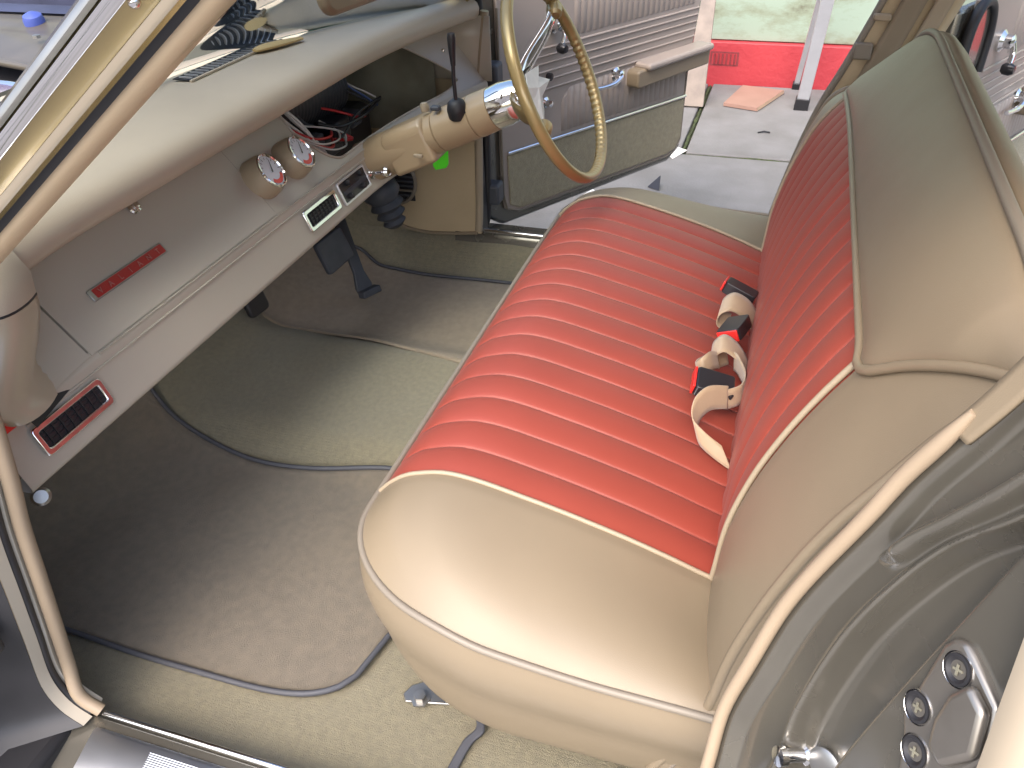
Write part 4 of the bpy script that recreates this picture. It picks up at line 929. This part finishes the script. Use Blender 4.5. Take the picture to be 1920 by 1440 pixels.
# ================================================================== open doors on the far side
def make_door(name, label, H, d, length, rear=False):
    t = bpy.data.objects.new(name, None); COL.objects.link(t); t.empty_display_size = .05; t.parent = car; t['label'] = label; H = Vector(H); d = Vector(d).normalized(); n_ = Vector((d.y, -d.x, 0))
    if n_.x > 0: n_ = -n_
    def D(u, z, w=0): return H + d * u + Vector((0, 0, z)) + n_ * w
    up = Vector((0, 0, 1)); sg = 1 if d.cross(up).dot(n_) > 0 else -1
    def plate(nm, ol, w, th, m, par, bev=.002, seg=2): return prism(nm, ol, D(0, 0, w), d, up, th * sg, m, par, bev, seg)
    k = length
    outer = [(.02, .42), (.10, .365), (k - .06, .325), (k + .01, .36), (k + .03, .64), (k + .10, 1.02), (.02, 1.02)]
    plate('door_shell', outer, -.13, .125, 'paint', t, .012, 3)
    inner = [(.09, .47), (.10, .42), (.15, .396), (k - .10, .354), (k - .04, .362), (k - .01, .40), (k, .64), (k + .075, 1.03), (.09, 1.03)]
    p_ = plate('trim_panel', inner, -.004, .010, 'doorvinyl', t, .003)
    low = [(.11, .582), (.115, .43), (.155, .408), (k - .10, .366), (k - .045, .374), (k - .017, .41), (k - .012, .546)]
    plate('carpet_panel', low, .0065, .005, 'doorcarpet', t, .003)
    a, b = D(.11, .589, .012), D(k - .008, .553, .012)
    tube('chrome_strip', [a, a.lerp(b, .5), b], .0055, 'chrome', t, 8)
    tube('panel_piping', [D(u, z, .006) for u, z in [(.092, .98), (.092, .47), (.105, .42), (.155, .398), (k - .10, .356), (k - .04, .365), (k - .012, .40), (k - .004, .64)]], .004, 'tan_grey', t, 6)
    # horizontal channels
    z_l = [.847, .826, .805, .783, .759, .733]
    for z in z_l:
        tube('welt', [D(.24 + .0 * z, z - .0, .0075), D(k + .03 * (z - .64) / .2, z - .012, .0075)], .0032, 'doorvinyl', t, 6)
    # vertical pleats above and below
    pwid = .0275
    def pleats(u0, u1, zf0, zf1):
        n = int((u1 - u0) / pwid)
        for i in range(n):
            ua = u0 + i * pwid; rws = []
            for q in lin(0, 1, 6):
                u = ua + pwid * q; hgt = .006 + .0045 * (math.sin(math.pi * q) ** .6 if 0 < q < 1 else 0)
                rws.append([D(u, zf0(u) + (zf1(u) - zf0(u)) * s, hgt if 0 < s < 1 else .0055) for s in (0, .03, .5, .97, 1)])
            grid('pleat', rws, 'doorvinyl', t)
    strip_z = lambda u: .589 - .036 * (u - .11) / (k - .118)
    pleats(.345, k - .03, lambda u: strip_z(u) + .012, lambda u: .720 - .018 * (u - .3) - .04 * max(0, (.40 - u) / .055) ** 2)
    pleats(.40, k + .03, lambda u: .858 - .012 * (u - .3), lambda u: 1.02)
    ar_ = plate('armrest', rrect(.40, .055, .012, 4), .0, .055, 'tan', t, .006, 3); ar_.location = d * (k - .345) + Vector((0, 0, .655))
    pd_ = plate('armrest_pad', rrect(.36, .022, .010, 4), .004, .066, 'doorvinyl', t, .008, 3); pd_.location = d * (k - .305) + Vector((0, 0, .704))
    hd_ = lathe('door_handle', [(.022, .006), (.022, .012), (.015, .018), (.015, .034), (.010, .038), (.001, .039)], D(.597, .708), n_, 'chrome', t, 24)
    tube('lever', smooth_path([D(.597, .705, .034), D(.56, .692, .036), D(.51, .690, .032), D(.48, .692, .028)], 5), [.008] * 8 + [.0065] * 8, 'chrome', t, 10)
    wn = lathe('window_winder', [(.026, .006), (.026, .012), (.017, .020), (.017, .036), (.010, .040), (.001, .041)], D(.312, .905), n_, 'chrome', t, 24)
    tube('crank', smooth_path([D(.312, .905, .036), D(.318, .88, .042), D(.305, .85, .044)], 5), .007, 'chrome', t, 10)
    lathe('crank_knob', [(.009, 0), (.014, .006), (.015, .02), (.010, .030), (.001, .031)], D(.305, .845, .03), n_, 'blackp', t, 18)
    lathe('lock_button', [(.016, .004), (.016, .010), (.009, .016), (.009, .03), (.001, .031)], D(.275, .695), n_, 'chrome', t, 20)
    lathe('vent_knob', [(.010, .004), (.011, .018), (.001, .02)], D(.288, .766), n_, 'blackp', t, 16)
    return t, D, n_
dr, D, dn = make_door('car_door', 'open front door with pleated mauve vinyl trim, chrome strip and armrest', (1.555, .362, 0), (.89, -.455, 0), 1.0)
dr2, D2, dn2 = make_door('car_door', 'open rear door with pale vinyl trim behind the seat back', (1.555, -.765, 0), (.89, -.455, 0), .95)
tube('window_seal', smooth_path([D2(.05, .86, .012), D2(.06, .97, .012), D2(.10, 1.02, .012), D2(.16, 1.01, .012), D2(.19, .95, .012), D2(.185, .86, .012)], 6), .012, 'black', dr2, 8)
prism('quarter_glass', rrect(.11, .14, .03, 5), D2(.065, .865, .008), dn2.cross(Vector((0, 0, 1))) * -1, (0, 0, 1), .004, 'paint', dr2, .001)

# made-up dark cabinet filling the shadowy view over the engine bay
cr = thing('stand_in_cabinet', 'made-up navy cabinet standing in for the shadowy garage beyond the engine bay', 'cabinet')
box('carcass', (2.3, 1.9, 0), (2.9, 4.6, 1.25), 'navy', cr, .01)
